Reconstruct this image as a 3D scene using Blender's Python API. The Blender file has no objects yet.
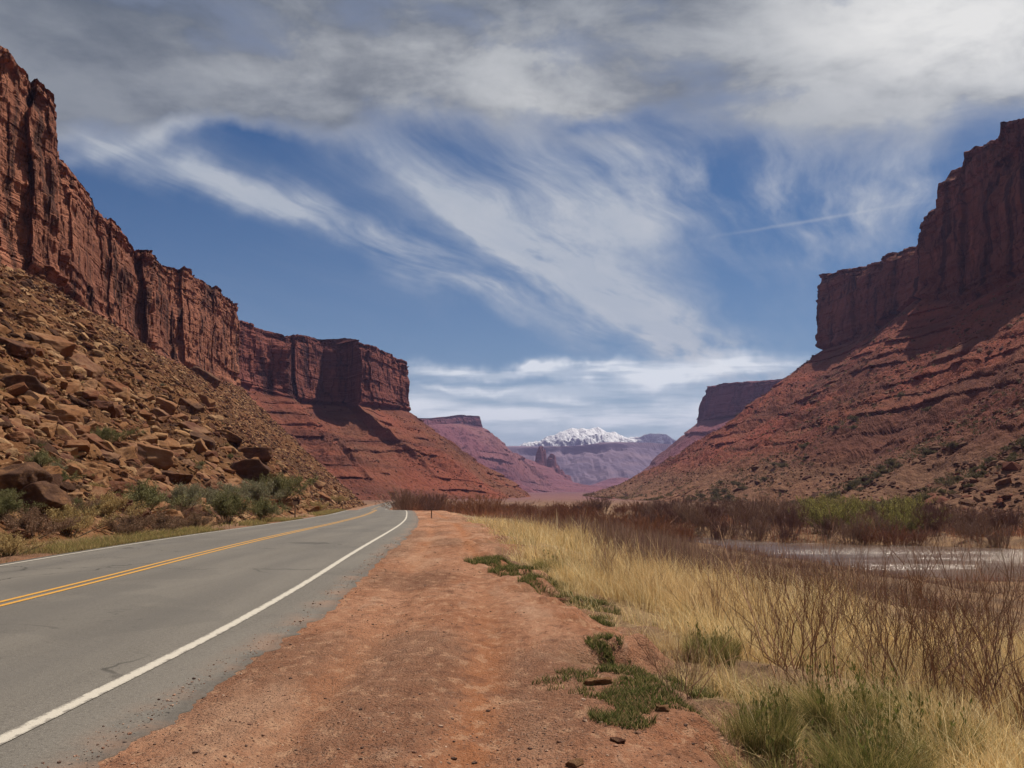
import bpy, math, random
import numpy as np
from mathutils import Vector, Matrix, Euler
from mathutils.bvhtree import BVHTree

R = math.radians
random.seed(7)
rng = np.random.default_rng(11)
scene = bpy.context.scene
COL = scene.collection

# ------------------------------------------------------------------ camera
FPX, PITCH, EYE = 853.0, math.atan((490 - 384) / 853.0), 1.65
cam_d = bpy.data.cameras.new('camera')
cam_d.sensor_width = 36.0
cam_d.lens = 36.0 * FPX / 1024.0
cam_d.clip_start = 0.1
cam_d.clip_end = 30000
cam = bpy.data.objects.new('camera', cam_d)
cam.location = (0, 0, EYE)
cam.rotation_euler = (R(90) + PITCH, 0, 0)
COL.objects.link(cam)
scene.camera = cam
CP, SP = math.cos(PITCH), math.sin(PITCH)


def ray(px, py):
    u, v = (px - 512) / FPX, (384 - py) / FPX
    return Vector((u, CP - v * SP, SP + v * CP))


def P(px, py, y):
    r = ray(px, py)
    k = y / r.y
    return Vector((r.x * k, y, EYE + r.z * k))


def onX(px, py, c, m):
    """point of the pixel's ray on the vertical plane x = c + m*y"""
    r = ray(px, py)
    y = c / (r.x / r.y - m)
    return P(px, py, y)


# ------------------------------------------------------------------ render
scene.render.engine = 'CYCLES'
scene.view_settings.view_transform = 'Standard'
scene.view_settings.look = 'None'
scene.view_settings.exposure = 0.24
scene.view_settings.gamma = 1.0
scene.view_settings.use_curve_mapping = False
scene.cycles.use_denoising = True
try:
    scene.cycles.denoiser = 'OPENIMAGEDENOISE'
    scene.cycles.denoising_input_passes = 'RGB_ALBEDO_NORMAL'
except Exception:
    pass
scene.cycles.max_bounces = 5
scene.cycles.diffuse_bounces = 2
scene.cycles.glossy_bounces = 2
scene.cycles.transmission_bounces = 3
scene.cycles.volume_bounces = 0
scene.cycles.transparent_max_bounces = 6
scene.cycles.sample_clamp_indirect = 4.0
scene.cycles.use_adaptive_sampling = True
scene.cycles.adaptive_threshold = 0.02

# ------------------------------------------------------------------ node maths helper
NT = None


class N:
    def __init__(self, s):
        self.s = s

    def __add__(a, b): return mth('ADD', a, b)
    __radd__ = __add__
    def __sub__(a, b): return mth('SUBTRACT', a, b)
    def __rsub__(a, b): return mth('SUBTRACT', b, a)
    def __mul__(a, b): return mth('MULTIPLY', a, b)
    __rmul__ = __mul__
    def __truediv__(a, b): return mth('DIVIDE', a, b)
    def __rtruediv__(a, b): return mth('DIVIDE', b, a)
    def __pow__(a, b): return mth('POWER', a, b)
    def __neg__(a): return mth('MULTIPLY', a, -1.0)


def put(sock, v):
    if isinstance(v, N):
        NT.links.new(v.s, sock)
    elif v is not None:
        if isinstance(v, (tuple, list)) and len(v) == 3 and len(sock.default_value) == 4:
            v = (*v, 1.0)
        sock.default_value = v


def mth(op, a, b=0.0, c=None, clamp=False):
    n = NT.nodes.new('ShaderNodeMath')
    n.operation = op
    n.use_clamp = clamp
    put(n.inputs[0], a)
    put(n.inputs[1], b)
    if c is not None:
        put(n.inputs[2], c)
    return N(n.outputs[0])


def sat(a): return mth('ADD', a, 0.0, clamp=True)
def nexp(a): return mth('EXPONENT', a)


def sstep(x, lo, hi, a=0.0, b=1.0):
    n = NT.nodes.new('ShaderNodeMapRange')
    n.interpolation_type = 'SMOOTHSTEP'
    put(n.inputs['Value'], x)
    for k, v in (('From Min', lo), ('From Max', hi), ('To Min', a), ('To Max', b)):
        n.inputs[k].default_value = v
    return N(n.outputs[0])


def mix(f, a, b, blend='MIX'):
    n = NT.nodes.new('ShaderNodeMix')
    n.data_type = 'RGBA'
    n.blend_type = blend
    n.clamp_factor = True
    put(n.inputs[0], f)
    put(n.inputs[6], a)
    put(n.inputs[7], b)
    return N(n.outputs[2])


def vscale(v, sx, sy, sz, rot=None):
    n = NT.nodes.new('ShaderNodeMapping')
    put(n.inputs['Vector'], v)
    n.inputs['Scale'].default_value = (sx, sy, sz)
    if rot:
        n.inputs['Rotation'].default_value = rot
    return N(n.outputs[0])


def vec(x, y, z):
    n = NT.nodes.new('ShaderNodeCombineXYZ')
    put(n.inputs[0], x); put(n.inputs[1], y); put(n.inputs[2], z)
    return N(n.outputs[0])


def xyz(v):
    n = NT.nodes.new('ShaderNodeSeparateXYZ')
    put(n.inputs[0], v)
    return [N(o) for o in n.outputs]


def noise(v, scale, detail=4, rough=0.55, dist=0.0, colour=False):
    n = NT.nodes.new('ShaderNodeTexNoise')
    put(n.inputs['Vector'], v)
    n.inputs['Scale'].default_value = scale
    n.inputs['Detail'].default_value = detail
    n.inputs['Roughness'].default_value = rough
    n.inputs['Distortion'].default_value = dist
    return N(n.outputs['Color' if colour else 'Fac'])


def voro(v, scale, feature='F1', out='Distance', rnd=1.0):
    n = NT.nodes.new('ShaderNodeTexVoronoi')
    n.feature = feature
    put(n.inputs['Vector'], v)
    n.inputs['Scale'].default_value = scale
    n.inputs['Randomness'].default_value = rnd
    return N(n.outputs[out])


def attr(name, out='Fac'):
    n = NT.nodes.new('ShaderNodeAttribute')
    n.attribute_name = name
    return N(n.outputs[out])


def pos():
    return N(NT.nodes.new('ShaderNodeNewGeometry').outputs['Position'])


def objrand():
    return N(NT.nodes.new('ShaderNodeObjectInfo').outputs['Random'])


def objco():
    return N(NT.nodes.new('ShaderNodeTexCoord').outputs['Object'])


def bump(h, strength, dist, normal=None):
    n = NT.nodes.new('ShaderNodeBump')
    n.inputs['Strength'].default_value = strength
    n.inputs['Distance'].default_value = dist
    put(n.inputs['Height'], h)
    if normal:
        put(n.inputs['Normal'], normal)
    return N(n.outputs[0])


def material(name, fn):
    global NT
    m = bpy.data.materials.new(name)
    m.use_nodes = True
    NT = m.node_tree
    NT.nodes.clear()
    out = NT.nodes.new('ShaderNodeOutputMaterial')
    r = fn()
    NT.links.new(r.s, out.inputs['Surface'])
    return m


def bsdf(col, rough=0.9, normal=None, spec=0.2, metallic=0.0):
    n = NT.nodes.new('ShaderNodeBsdfPrincipled')
    put(n.inputs['Base Color'], col)
    put(n.inputs['Roughness'], rough)
    n.inputs['Specular IOR Level'].default_value = spec
    n.inputs['Metallic'].default_value = metallic
    if normal:
        put(n.inputs['Normal'], normal)
    return N(n.outputs[0])


def leafy(col, amount=0.35, rough=0.8):
    d = bsdf(col, rough, spec=0.15)
    t = NT.nodes.new('ShaderNodeBsdfTranslucent')
    put(t.inputs['Color'], col)
    m = NT.nodes.new('ShaderNodeMixShader')
    m.inputs[0].default_value = amount
    NT.links.new(d.s, m.inputs[1]); NT.links.new(t.outputs[0], m.inputs[2])
    return N(m.outputs[0])


# ------------------------------------------------------------------ sky, clouds, sun
SUN_AZ, SUN_EL = R(48), R(60)
world = bpy.data.worlds.new('World')
scene.world = world
world.use_nodes = True
NT = world.node_tree
NT.nodes.clear()


def UV(px, py):
    r = ray(px, py)
    return r.x / r.y, r.z / r.y


def build_sky():
    sky = NT.nodes.new('ShaderNodeTexSky')
    sky.sky_type = 'NISHITA'
    sky.sun_disc = False
    sky.sun_elevation = SUN_EL
    sky.sun_rotation = SUN_AZ
    sky.altitude = 1300
    sky.air_density = 1.0
    sky.dust_density = 0.6
    sky.ozone_density = 2.5
    skyc = N(sky.outputs[0])
    h = NT.nodes.new('ShaderNodeHueSaturation')
    h.inputs['Saturation'].default_value = 1.28
    h.inputs['Hue'].default_value = 0.505
    h.inputs['Value'].default_value = 0.72
    put(h.inputs['Color'], skyc)
    skyc = mix(1.0, N(h.outputs[0]), (.74, 1.0, 1.0), 'MULTIPLY')
    d = N(NT.nodes.new('ShaderNodeTexCoord').outputs['Generated'])
    x, y, z = xyz(d)
    ys = mth('MAXIMUM', y, 0.12)
    U = x / ys
    W = mth('MAXIMUM', z, 0.0) / ys
    zz = mth('MAXIMUM', z, 0.0) + 0.06
    # cloud plane, seen in true perspective; x turned so that streaks run towards the right of the valley
    plane = vec(x / zz, y / zz, 0.0)
    warp = noise(plane, 0.9, 3, 0.5, colour=True)
    wn = NT.nodes.new('ShaderNodeVectorMath'); wn.operation = 'MULTIPLY_ADD'
    put(wn.inputs[0], warp); wn.inputs[1].default_value = (0.45, 0.45, 0); put(wn.inputs[2], plane)
    pw = N(wn.outputs[0])
    rot = (0, 0, R(24 + 0))
    pxx, pyy, _ = xyz(pw)
    sa, ca = math.sin(R(27)), math.cos(R(27))
    across, along = pxx * ca - pyy * sa, pxx * sa + pyy * ca
    streak = noise(vec(across * 1.7, along * 0.36, 0.0), 1.6, 8, 0.60)
    fine = noise(vec(across * 3.0, along * 0.85, 3.0), 2.6, 9, 0.62)
    puff = noise(pw, 1.25, 10, 0.60)
    big = noise(plane, 0.55, 3, 0.5)
    uvv = vec(U, W, 0.0)
    wob = noise(uvv, 5.0, 5, 0.6, colour=True)
    wx, wy, _ = xyz(wob)
    Uw = U + (wx - 0.5) * 0.16
    Ww = W + (wy - 0.5) * 0.10

    def blob(px, py, rx, ry, ang=0.0, a=Uw, b=Ww):
        u0, v0 = UV(px, py)
        c, s = math.cos(R(ang)), math.sin(R(ang))
        du, dv = a - u0, b - v0
        p = (du * c + dv * s) * (FPX / rx)
        q = (dv * c - du * s) * (FPX / ry)
        return nexp(-(p * p + q * q))

    # thick grey layer over the top of the view
    top = sstep(Ww, UV(512, 165)[1], UV(512, 60)[1])
    lay = top * 1.2 + blob(250, 95, 260, 38, 0) * 0.45 + blob(560, 95, 150, 40, 0) * 0.4 + blob(900, 90, 170, 60, 0) * 0.5
    lay = lay - blob(590, 120, 60, 14, 0) * 0.7 - blob(790, 82, 75, 16, 8) * 0.6 - blob(235, 130, 90, 22, -4) * 0.5
    # right-hand veil
    veil = blob(740, 185, 260, 70, -3) * 0.85 + blob(640, 150, 120, 30, 0) * 0.3 + blob(560, 240, 160, 60, -28) * 0.35 + blob(900, 200, 110, 60, 0) * 0.3
    # long wisps that descend to the right
    w1 = blob(230, 190, 230, 17, -23) * 0.75 + blob(430, 262, 190, 20, -25) * 0.75
    w2 = blob(470, 215, 130, 22, -38) * 0.6 + blob(620, 300, 180, 26, -30) * 0.7 + blob(700, 355, 90, 16, -22) * 0.8
    w3 = blob(150, 130, 90, 14, 22) * 0.6 + blob(300, 225, 60, 8, -20) * 0.3
    low = blob(540, 371, 150, 6.5, 3) * 1.0 + blob(720, 372, 120, 9, 2) * 0.9 + blob(560, 408, 260, 18, 1) * 0.75 + blob(460, 388, 80, 4, 1) * 0.5
    low = low + sstep(W, UV(512, 395)[1], UV(512, 470)[1]) * 0.35
    contrail = blob(820, 219, 95, 1.7, 9.5, U + (wx - 0.5) * 0.02, W + (wy - 0.5) * 0.008) * 0.25
    thin = (veil + w1 + w2 + w3)
    soft = noise(vec(across * 0.9, along * 0.22, 7.0), 1.5, 5, 0.5)
    tex = streak * 0.5 + soft * 0.35 + fine * 0.15
    thin = sat(thin * (0.05 + 1.9 * sstep(tex, 0.39, 0.66)) + (tex - 0.5) * 0.4)
    thick = sat(lay * (0.42 + 1.05 * sstep(puff * .65 + tex * .35, 0.38, 0.60)))
    lown = noise(vec(U * 5.0, W * 42.0, 1.0), 1.0, 6, 0.55)
    lowc = sat(low * (0.45 + 1.3 * sstep(lown, 0.36, 0.62)))
    # colours of the clouds (they are lit from above right, so thick parts are grey below)
    shade = sstep(puff * 0.5 + big * 0.15 + noise(pw, 2.9, 8, 0.6) * 0.35, 0.41, 0.58)
    shade = shade * (sstep(U, -.62, -.12) * .5 + .5)
    glow = blob(960, 25, 190, 90, 0) * 1.0 + blob(420, 55, 260, 45, 0) * 0.30 + blob(560, 105, 110, 28, 0) * 0.35
    dark = mix(shade, (1.5, 1.8, 2.15), (4.6, 4.9, 5.2))
    thickc = mix(sat(glow * (0.45 + 0.8 * shade)), dark, (10.5, 10.4, 10.0))
    thinc = mix(sat(veil * 0.5 + glow + (fine - 0.5) * 2.5), (6.2, 6.7, 7.3), (7.6, 7.8, 8.0))
    lowcol = (10.5, 11.0, 11.4)
    pale = nexp(-W * W * 14.0)
    skyc = mix(pale * .26, skyc, (5.4, 6.3, 7.2))
    c = mix(thin * 0.80, skyc, thinc)
    c = mix(contrail, c, (7, 7.2, 7.5))
    c = mix(lowc * 0.85, c, lowcol)
    thickc = mix(sstep(thick, .95, .35) * .6, thickc, (6.3, 6.5, 6.8))
    c = mix(thick * 0.92, c, thickc)
    bg = NT.nodes.new('ShaderNodeBackground')
    put(bg.inputs[0], c)
    bg.inputs[1].default_value = 0.070
    out = NT.nodes.new('ShaderNodeOutputWorld')
    NT.links.new(bg.outputs[0], out.inputs['Surface'])


build_sky()
sl = bpy.data.lights.new('sun', 'SUN')
sl.energy = 5.0
sl.angle = R(0.55)
sl.color = (1.0, 0.90, 0.75)
sun = bpy.data.objects.new('sun', sl)
sdir = Vector((math.sin(SUN_AZ) * math.cos(SUN_EL), math.cos(SUN_AZ) * math.cos(SUN_EL), math.sin(SUN_EL)))
sun.rotation_euler = sdir.to_track_quat('Z', 'Y').to_euler()
sun.location = (60, 40, 60)
COL.objects.link(sun)

# ------------------------------------------------------------------ numpy noise


def _h(ix, iy, iz, seed):
    with np.errstate(over='ignore'):
        n = (ix.astype(np.int64) * 374761393 + iy.astype(np.int64) * 668265263 + iz.astype(np.int64) * 2147483647 + seed * 974711) & 0xffffffff
        n = ((n ^ (n >> 13)) * 1274126177) & 0xffffffff
        n = ((n ^ (n >> 16)) * 2246822519) & 0xffffffff
        n = n ^ (n >> 15)
    return (n & 0xffffff) / float(0x1000000)


def vn(x, y, z, seed=0):
    x, y, z = np.broadcast_arrays(np.asarray(x, float), np.asarray(y, float), np.asarray(z, float))
    ix, iy, iz = np.floor(x), np.floor(y), np.floor(z)
    fx, fy, fz = x - ix, y - iy, z - iz
    fx, fy, fz = [f * f * f * (f * (f * 6 - 15) + 10) for f in (fx, fy, fz)]
    ix, iy, iz = ix.astype(np.int64), iy.astype(np.int64), iz.astype(np.int64)
    r = 0
    for dx in (0, 1):
        wx = fx if dx else 1 - fx
        for dy in (0, 1):
            wy = fy if dy else 1 - fy
            for dz in (0, 1):
                wz = fz if dz else 1 - fz
                r = r + _h(ix + dx, iy + dy, iz + dz, seed) * (wx * wy * wz)
    return r * 2 - 1


def fbm(x, y, z, seed=0, oct=4, gain=0.5):
    a, s, f = 1.0, 0.0, 1.0
    for o in range(oct):
        s = s + a * vn(x * f, y * f, z * f, seed + o * 17)
        a *= gain
        f *= 2.03
    return s


def cell(x, k, seed):
    """piecewise constant random value per cell of jittered width 1 in x (k picks another row)"""
    i = np.floor(x)
    j = i + 0.5 + 0.7 * (_h(i, k, i * 0, seed + 5) - 0.5)
    i2 = np.where(x > j, i + 1, i)
    return _h(i2, k, i2 * 0, seed) * 2 - 1


def ss(x, a, b):
    t = np.clip((x - a) / (b - a), 0, 1)
    return t * t * (3 - 2 * t)


def pchip(xs, ys):
    xs, ys = np.array(xs, float), np.array(ys, float)
    m = np.gradient(ys, xs)

    def f(q):
        q = np.asarray(q, float)
        i = np.clip(np.searchsorted(xs, q) - 1, 0, len(xs) - 2)
        h = xs[i + 1] - xs[i]
        t = (q - xs[i]) / h
        lo, hi = t < 0, t > 1
        tc = np.clip(t, 0, 1)
        r = ((2 * tc ** 3 - 3 * tc ** 2 + 1) * ys[i] + (tc ** 3 - 2 * tc ** 2 + tc) * h * m[i] + (-2 * tc ** 3 + 3 * tc ** 2) * ys[i + 1] + (tc ** 3 - tc ** 2) * h * m[i + 1])
        r = r + np.where(lo, t * h * m[0], 0) + np.where(hi, (t - 1) * h * m[-1], 0)
        return r
    return f


# ------------------------------------------------------------------ mesh helpers
def mesh_np(name, V, F, mat, smooth=False, attrs=None, parent=None, link=True, cols=None):
    V = np.asarray(V, np.float32)
    F = np.asarray(F, np.int32)
    me = bpy.data.meshes.new(name)
    k = F.shape[1]
    me.vertices.add(len(V)); me.vertices.foreach_set('co', V.ravel())
    me.loops.add(F.size); me.loops.foreach_set('vertex_index', F.ravel())
    me.polygons.add(len(F))
    me.polygons.foreach_set('loop_start', np.arange(0, F.size, k, dtype=np.int32))
    me.polygons.foreach_set('loop_total', np.full(len(F), k, np.int32))
    me.polygons.foreach_set('use_smooth', np.full(len(F), bool(smooth)))
    for an, av in (attrs or {}).items():
        a = me.attributes.new(an, 'FLOAT', 'POINT')
        a.data.foreach_set('value', np.asarray(av, np.float32).ravel())
    if cols is not None:
        a = me.attributes.new('col', 'FLOAT_COLOR', 'POINT')
        c4 = np.ones((len(V), 4), np.float32); c4[:, :3] = cols
        a.data.foreach_set('color', c4.ravel())
    me.update(calc_edges=True)
    me.materials.append(mat)
    if not link:
        return me
    o = bpy.data.objects.new(name, me)
    COL.objects.link(o)
    if parent:
        o.parent = parent
    return o


def grid_faces(nr, nc, flip=False):
    i = np.arange(nr - 1)[:, None] * nc + np.arange(nc - 1)[None, :]
    i = i.ravel()
    F = np.stack([i, i + nc, i + nc + 1, i + 1], 1)
    return F[:, ::-1] if flip else F


def tag(o, label=None, cat=None, kind=None, group=None):
    if label: o['label'] = label
    if cat: o['category'] = cat
    if kind: o['kind'] = kind
    if group: o['group'] = group
    return o


# ------------------------------------------------------------------ materials
def rock_mat(name, c_light, c_red, c_dark, t_a, t_b, t_c, band=0.08, size=1.0, speck=0.5, low=None):
    """cliff faces (zone 1) and the talus under them (zone 0)"""
    def fn():
        p = pos()
        k = 1.0 / size
        z = xyz(p)[2]
        zone = attr('zone')
        n1 = noise(vscale(p, .05 * k, .05 * k, .03 * k), 1, 6, .6)
        n2 = noise(vscale(p, .30 * k, .30 * k, .022 * k), 1, 5, .6)      # streaks of desert varnish running down
        n3 = noise(vscale(p, .9 * k, .9 * k, .9 * k), 1, 6, .65)
        lay = noise(vscale(p, .012 * k, .012 * k, .33 * k), 1, 4, .6, .3)  # bedding
        c = mix(sstep(n1, .35, .65), c_red, c_light)
        c = mix(sstep(lay, .40, .66) * .55, c, c_light)
        big = noise(vscale(p, .09 * k, .09 * k, .045 * k), 1, 4, .55)
        c = mix(sstep(n2 * .6 + big * .4, .49, .60) * .85, c, c_dark)
        c = mix(sstep(n3, .55, .75) * .5, c, c_dark)
        pale = noise(vscale(p, .16 * k, .16 * k, .06 * k), 1, 5, .6)
        c = mix(sstep(pale, .60, .70) * .6, c, tuple(min(1, q * 1.45) for q in c_light))
        # talus
        m1 = noise(vscale(p, .035 * k, .035 * k, .035 * k), 1, 5, .6)
        m2 = noise(vscale(p, .5 * k, .5 * k, .5 * k), 1, 6, .7)
        lay2 = noise(vscale(p, .01 * k, .01 * k, band * k), 1, 4, .65, .4)
        t = mix(sstep(m1, .36, .64), t_a, t_b)
        t = mix(sstep(lay2, .47, .60) * .6, t, t_c)
        t = mix(sstep(m2, .56, .72) * speck, t, t_c)
        if low:
            t = mix(sstep(z + (m1 - .5) * 50, 26, 4) * .8, t, mix(sstep(m2, .4, .6), low, tuple(q * 1.5 for q in low)))
        sp = voro(p, 1.1 * k)
        t = mix(sstep(sp, .42, .16) * .55 * speck, t, mix(voro(p, 1.1 * k, out='Color'), t_b, c_dark))
        col = mix(zone, t, c)
        cv = NT.nodes.new('ShaderNodeVectorMath'); cv.operation = 'MULTIPLY_ADD'
        put(cv.inputs[0], noise(p, .25 * k, 4, .6, colour=True)); cv.inputs[1].default_value = (3.0 * size, 3.0 * size, 5.0 * size); put(cv.inputs[2], p)
        crk = voro(vscale(N(cv.outputs[0]), .20 * k, .20 * k, .055 * k), 1.0, 'DISTANCE_TO_EDGE')
        bed = noise(vscale(p, .02 * k, .02 * k, 1.3 * k), 1, 4, .65, .2)
        col = mix(zone * sstep(crk, .03, .006) * .45, col, tuple(q * .5 for q in c_dark))
        col = mix(zone * sstep(bed, .58, .64) * .35, col, c_dark)
        hgt = n3 * .8 + (sstep(crk, .0, .07) * .9 + sstep(bed, .4, .6) * .6) * zone + n2 * .7 + noise(p, 2.6 * k, 5, .65) * .35 + sp * .25
        return bsdf(col, .95, bump(hgt, .9, .55 * size), .08)
    return material(name, fn)


M = {}
M['rockA'] = rock_mat('red_sandstone', (.31, .130, .083), (.185, .072, .050), (.048, .024, .020),
                      (.105, .045, .021), (.165, .080, .036), (.045, .023, .014), .08, 1.0)
M['rockB'] = rock_mat('dark_red_sandstone', (.20, .068, .052), (.13, .042, .037), (.036, .014, .017),
                      (.185, .055, .034), (.145, .062, .039), (.060, .024, .019), .11, 2.6, .7)
M['rockF'] = rock_mat('maroon_sandstone', (.24, .090, .064), (.14, .048, .036), (.036, .015, .016),
                      (.205, .056, .035), (.155, .060, .038), (.068, .025, .019), .09, 2.4, .8, low=(.125, .070, .044))
M['rockC'] = rock_mat('haze_tinted_sandstone', (.21, .075, .085), (.16, .06, .075), (.09, .040, .06),
                      (.17, .062, .075), (.20, .088, .09), (.095, .04, .055), .03, 9.0, .4)  # violet of the distance haze is put into these far rock colours


def m_dirt():
    p = pos()
    dirt, track, grav = attr('dirt'), attr('track'), attr('gravel')
    n1 = noise(vscale(p, 1, .35, 1), .8, 6, .62)
    n2 = noise(p, 3.2, 7, .68)
    n3 = noise(p, 26, 4, .7)
    wv = NT.nodes.new('ShaderNodeVectorMath'); wv.operation = 'MULTIPLY_ADD'
    put(wv.inputs[0], noise(p, 14, 3, .6, colour=True)); wv.inputs[1].default_value = (.09, .09, 0); put(wv.inputs[2], p)
    v = voro(N(wv.outputs[0]), 34)
    base = mix(sstep(n1, .36, .64), (.275, .118, .064), (.36, .185, .115))
    pl = noise(vscale(p, 1.6, .5, 1), 1.3, 6, .7)
    base = mix(sstep(n2, .50, .70) * .6, base, (.32, .185, .12))
    base = mix(sstep(pl, .54, .68) * .6, base, (.37, .24, .17))
    base = mix(sstep(n2, .48, .32) * .75, base, (.18, .088, .058))
    base = mix(sstep(noise(p, 11, 5, .7), .56, .70) * .55, base, (.15, .078, .055))
    base = mix(sstep(grav + (n3 - .5) * .6, .45, .95) * .45, base, (.155, .088, .062))
    base = mix(track * (sstep(n2 * .6 + n3 * .4, .36, .52) * .75 + .2), base, (.30, .118, .052))
    sp1 = noise(p, 38, 4, .75)
    base = mix(sstep(sp1, .55, .66) * .6, base, (.095, .045, .030))
    base = mix(sstep(sp1, .44, .34) * .45, base, (.40, .25, .17))
    cl = noise(vscale(p, 1, .6, 1), 5.5, 6, .72)
    base = mix(sstep(cl, .54, .63) * .65, base, (.15, .068, .042))
    base = mix(sstep(cl, .46, .38) * .55, base, (.46, .28, .18))
    dust = noise(vscale(p, 1.0, .22, 1), .55, 5, .6)
    base = mix(sstep(dust, .52, .64) * .55, base, (.43, .27, .185))
    gr = mix(voro(p, 34, out='Color'), (.17, .11, .085), (.42, .29, .22))
    base = mix(sstep(v, .42, .18) * sat(grav + .18) * sstep(n1, .25, .6), base, mix(.45, gr, base))
    # flood-plain soil and litter
    f1 = noise(p, .35, 6, .6)
    fl = mix(sstep(f1, .4, .62), (.14, .088, .058), (.235, .145, .085))
    fl = mix(sstep(n2, .52, .66) * .5, fl, (.095, .055, .04))
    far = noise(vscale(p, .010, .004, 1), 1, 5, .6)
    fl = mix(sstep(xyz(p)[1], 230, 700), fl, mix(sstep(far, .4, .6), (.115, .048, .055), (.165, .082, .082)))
    lit = noise(vscale(p, 9, 30, 1), 1, 5, .7)
    fl = mix(attr('litter') * .85, fl, mix(sstep(lit, .35, .65), (.20, .125, .07), (.44, .32, .18)))
    col = mix(dirt, fl, base)
    hgt = n2 * .8 + cl * .7 + n3 * .35 + noise(p, 90, 3, .7) * .22 + sstep(v, .5, .1) * .22 * sat(grav + .1)
    return bsdf(col, .96, bump(hgt, 1.0, .075), .1)


M['ground'] = material('red_dirt', m_dirt)


def m_asphalt():
    p = pos()
    n1 = noise(vscale(p, 1.2, .10, 1), 1, 5, .6)
    n2 = noise(p, .7, 6, .65)
    n3 = noise(p, 85, 3, .7)
    v = voro(p, 120)
    wear = attr('wear')
    c = mix(sstep(n1, .35, .65), (.112, .102, .092), (.140, .128, .115))
    c = mix(sstep(n2, .55, .75) * .35, c, (.115, .106, .100))
    c = mix(sstep(n3, .50, .72) * .7, c, (.25, .235, .215))
    c = mix(sstep(v, .22, .05) * .5, c, (.07, .066, .062))
    g1 = noise(p, 32, 4, .75)
    c = mix(sstep(g1, .54, .68) * .6, c, (.20, .185, .165))
    c = mix(sstep(g1, .46, .34) * .6, c, (.062, .056, .052))
    c = mix(wear * .42, c, (.094, .088, .084))
    # red dust along the broken edge
    c = mix(attr('dust') * sstep(n2 + n3 * .2, .52, .70), c, (.24, .145, .10))
    wig = noise(p, .8, 3, .6, colour=True)
    wv = NT.nodes.new('ShaderNodeVectorMath'); wv.operation = 'MULTIPLY_ADD'
    put(wv.inputs[0], wig); wv.inputs[1].default_value = (1.6, 1.6, 0); put(wv.inputs[2], p)
    crack = voro(N(wv.outputs[0]), .21, 'DISTANCE_TO_EDGE')
    c = mix(sstep(crack, .008, .002) * .8 * sstep(noise(p, .15, 2), .5, .6), c, (.03, .028, .026))
    c = mix(attr('edge') * sstep(n3, .35, .6) * .75, c, (.055, .045, .04))
    tar = noise(vscale(p, .22, 1.0, 1), 1.4, 3, .5, 1.2)
    c = mix(sstep(mth('ABSOLUTE', tar - .5), .006, .0025) * .65 * sstep(noise(p, .11, 2), .48, .56), c, (.045, .042, .040))
    pat = noise(p, .23, 3, .45)
    c = mix(sstep(pat, .56, .575) * .28, c, (.085, .080, .076))
    # one oily stain in the lane ahead
    x, y, z = xyz(p)
    q = ((x + 6.0) / .75) * ((x + 6.0) / .75) + ((y - 25.6) / .5) * ((y - 25.6) / .5)
    c = mix(sstep(q + (n2 - .5) * 1.5, 1.1, .25) * .75, c, (.055, .05, .047))
    return bsdf(c, .82, bump(n3 * .6 + v * .5, .5, .012), .3)


M['asphalt'] = material('asphalt', m_asphalt)


def paint_mat(name, c, worn):
    def fn():
        p = pos()
        n = noise(p, 9, 6, .7)
        n2 = noise(p, 60, 3, .7)
        e = attr('edge')
        f = sstep(n + n2 * .5 - e * .42, .52, .78)
        col = mix(f * worn, mix(sstep(n2, .4, .7) * .35, c, tuple(k * .72 for k in c)), (.17, .155, .14))
        return bsdf(col, .7, bump(n2, .4, .006), .3)
    return material(name, fn)


M['white'] = paint_mat('white_road_paint', (.47, .44, .39), 1.0)
M['yellow'] = paint_mat('yellow_road_paint', (.52, .27, .045), 1.0)


def m_boulder(dark=0.0):
    o, r = objco(), objrand()
    ve = NT.nodes.new('ShaderNodeVectorMath'); ve.operation = 'ADD'
    put(ve.inputs[0], o); put(ve.inputs[1], vec(r * 37.0, r * 91.0, r * 13.0))
    p = N(ve.outputs[0])
    n1 = noise(p, .9, 5, .6)
    n2 = noise(vscale(p, .6, .6, 5.0), 1.6, 5, .65)
    n3 = noise(p, 5.5, 6, .7)
    tint = attr('tint')
    r2 = mth('FRACT', r * 17.31)
    c = mix(sstep(r2, .25, .75), (.205, .100, .047), (.155, .062, .033))
    c = mix(sstep(r2, .70, .88), c, (.095, .040, .028))
    c = mix(sstep(n1, .38, .66) * .55, c, (.30, .18, .105))
    c = mix(sstep(n2, .54, .70) * .55, c, (.155, .075, .05))
    c = mix(sstep(n3, .55, .72) * .5, c, (.105, .058, .042))
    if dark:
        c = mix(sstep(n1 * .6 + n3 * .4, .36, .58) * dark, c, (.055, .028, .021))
    hgt = n3 * .55 + n2 * .6 + noise(p, 17, 4, .7) * .25
    return bsdf(c, .95, bump(hgt, .8, .12), .1)


M['boulder'] = material('weathered_sandstone', m_boulder)
M['varnish_shade'] = material('varnished_shaded_sandstone', lambda: m_boulder(.9))  # dark colour paints in the shade of these blocks along with real desert varnish


def m_rubble():
    p = pos()
    c = attr('col', 'Color')
    n = noise(p, 4.0, 5, .7)
    c2 = mix(sstep(n, .45, .7) * .55, c, (.12, .066, .042))
    return bsdf(c2, .95, bump(n + noise(p, 16, 4, .7) * .5, .8, .08), .1)


M['rubble'] = material('broken_stone', m_rubble)
M['blade'] = material('grass_blade', lambda: leafy(attr('col', 'Color'), .48))
M['leaf'] = material('shrub_leaf', lambda: leafy(mix(objrand() * .5, attr('col', 'Color'), mix(1.0, attr('col', 'Color'), (.75, .8, .7), 'MULTIPLY')), .25))
M['twig'] = material('bare_twig', lambda: bsdf(attr('col', 'Color'), .85, None, .15))


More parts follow.
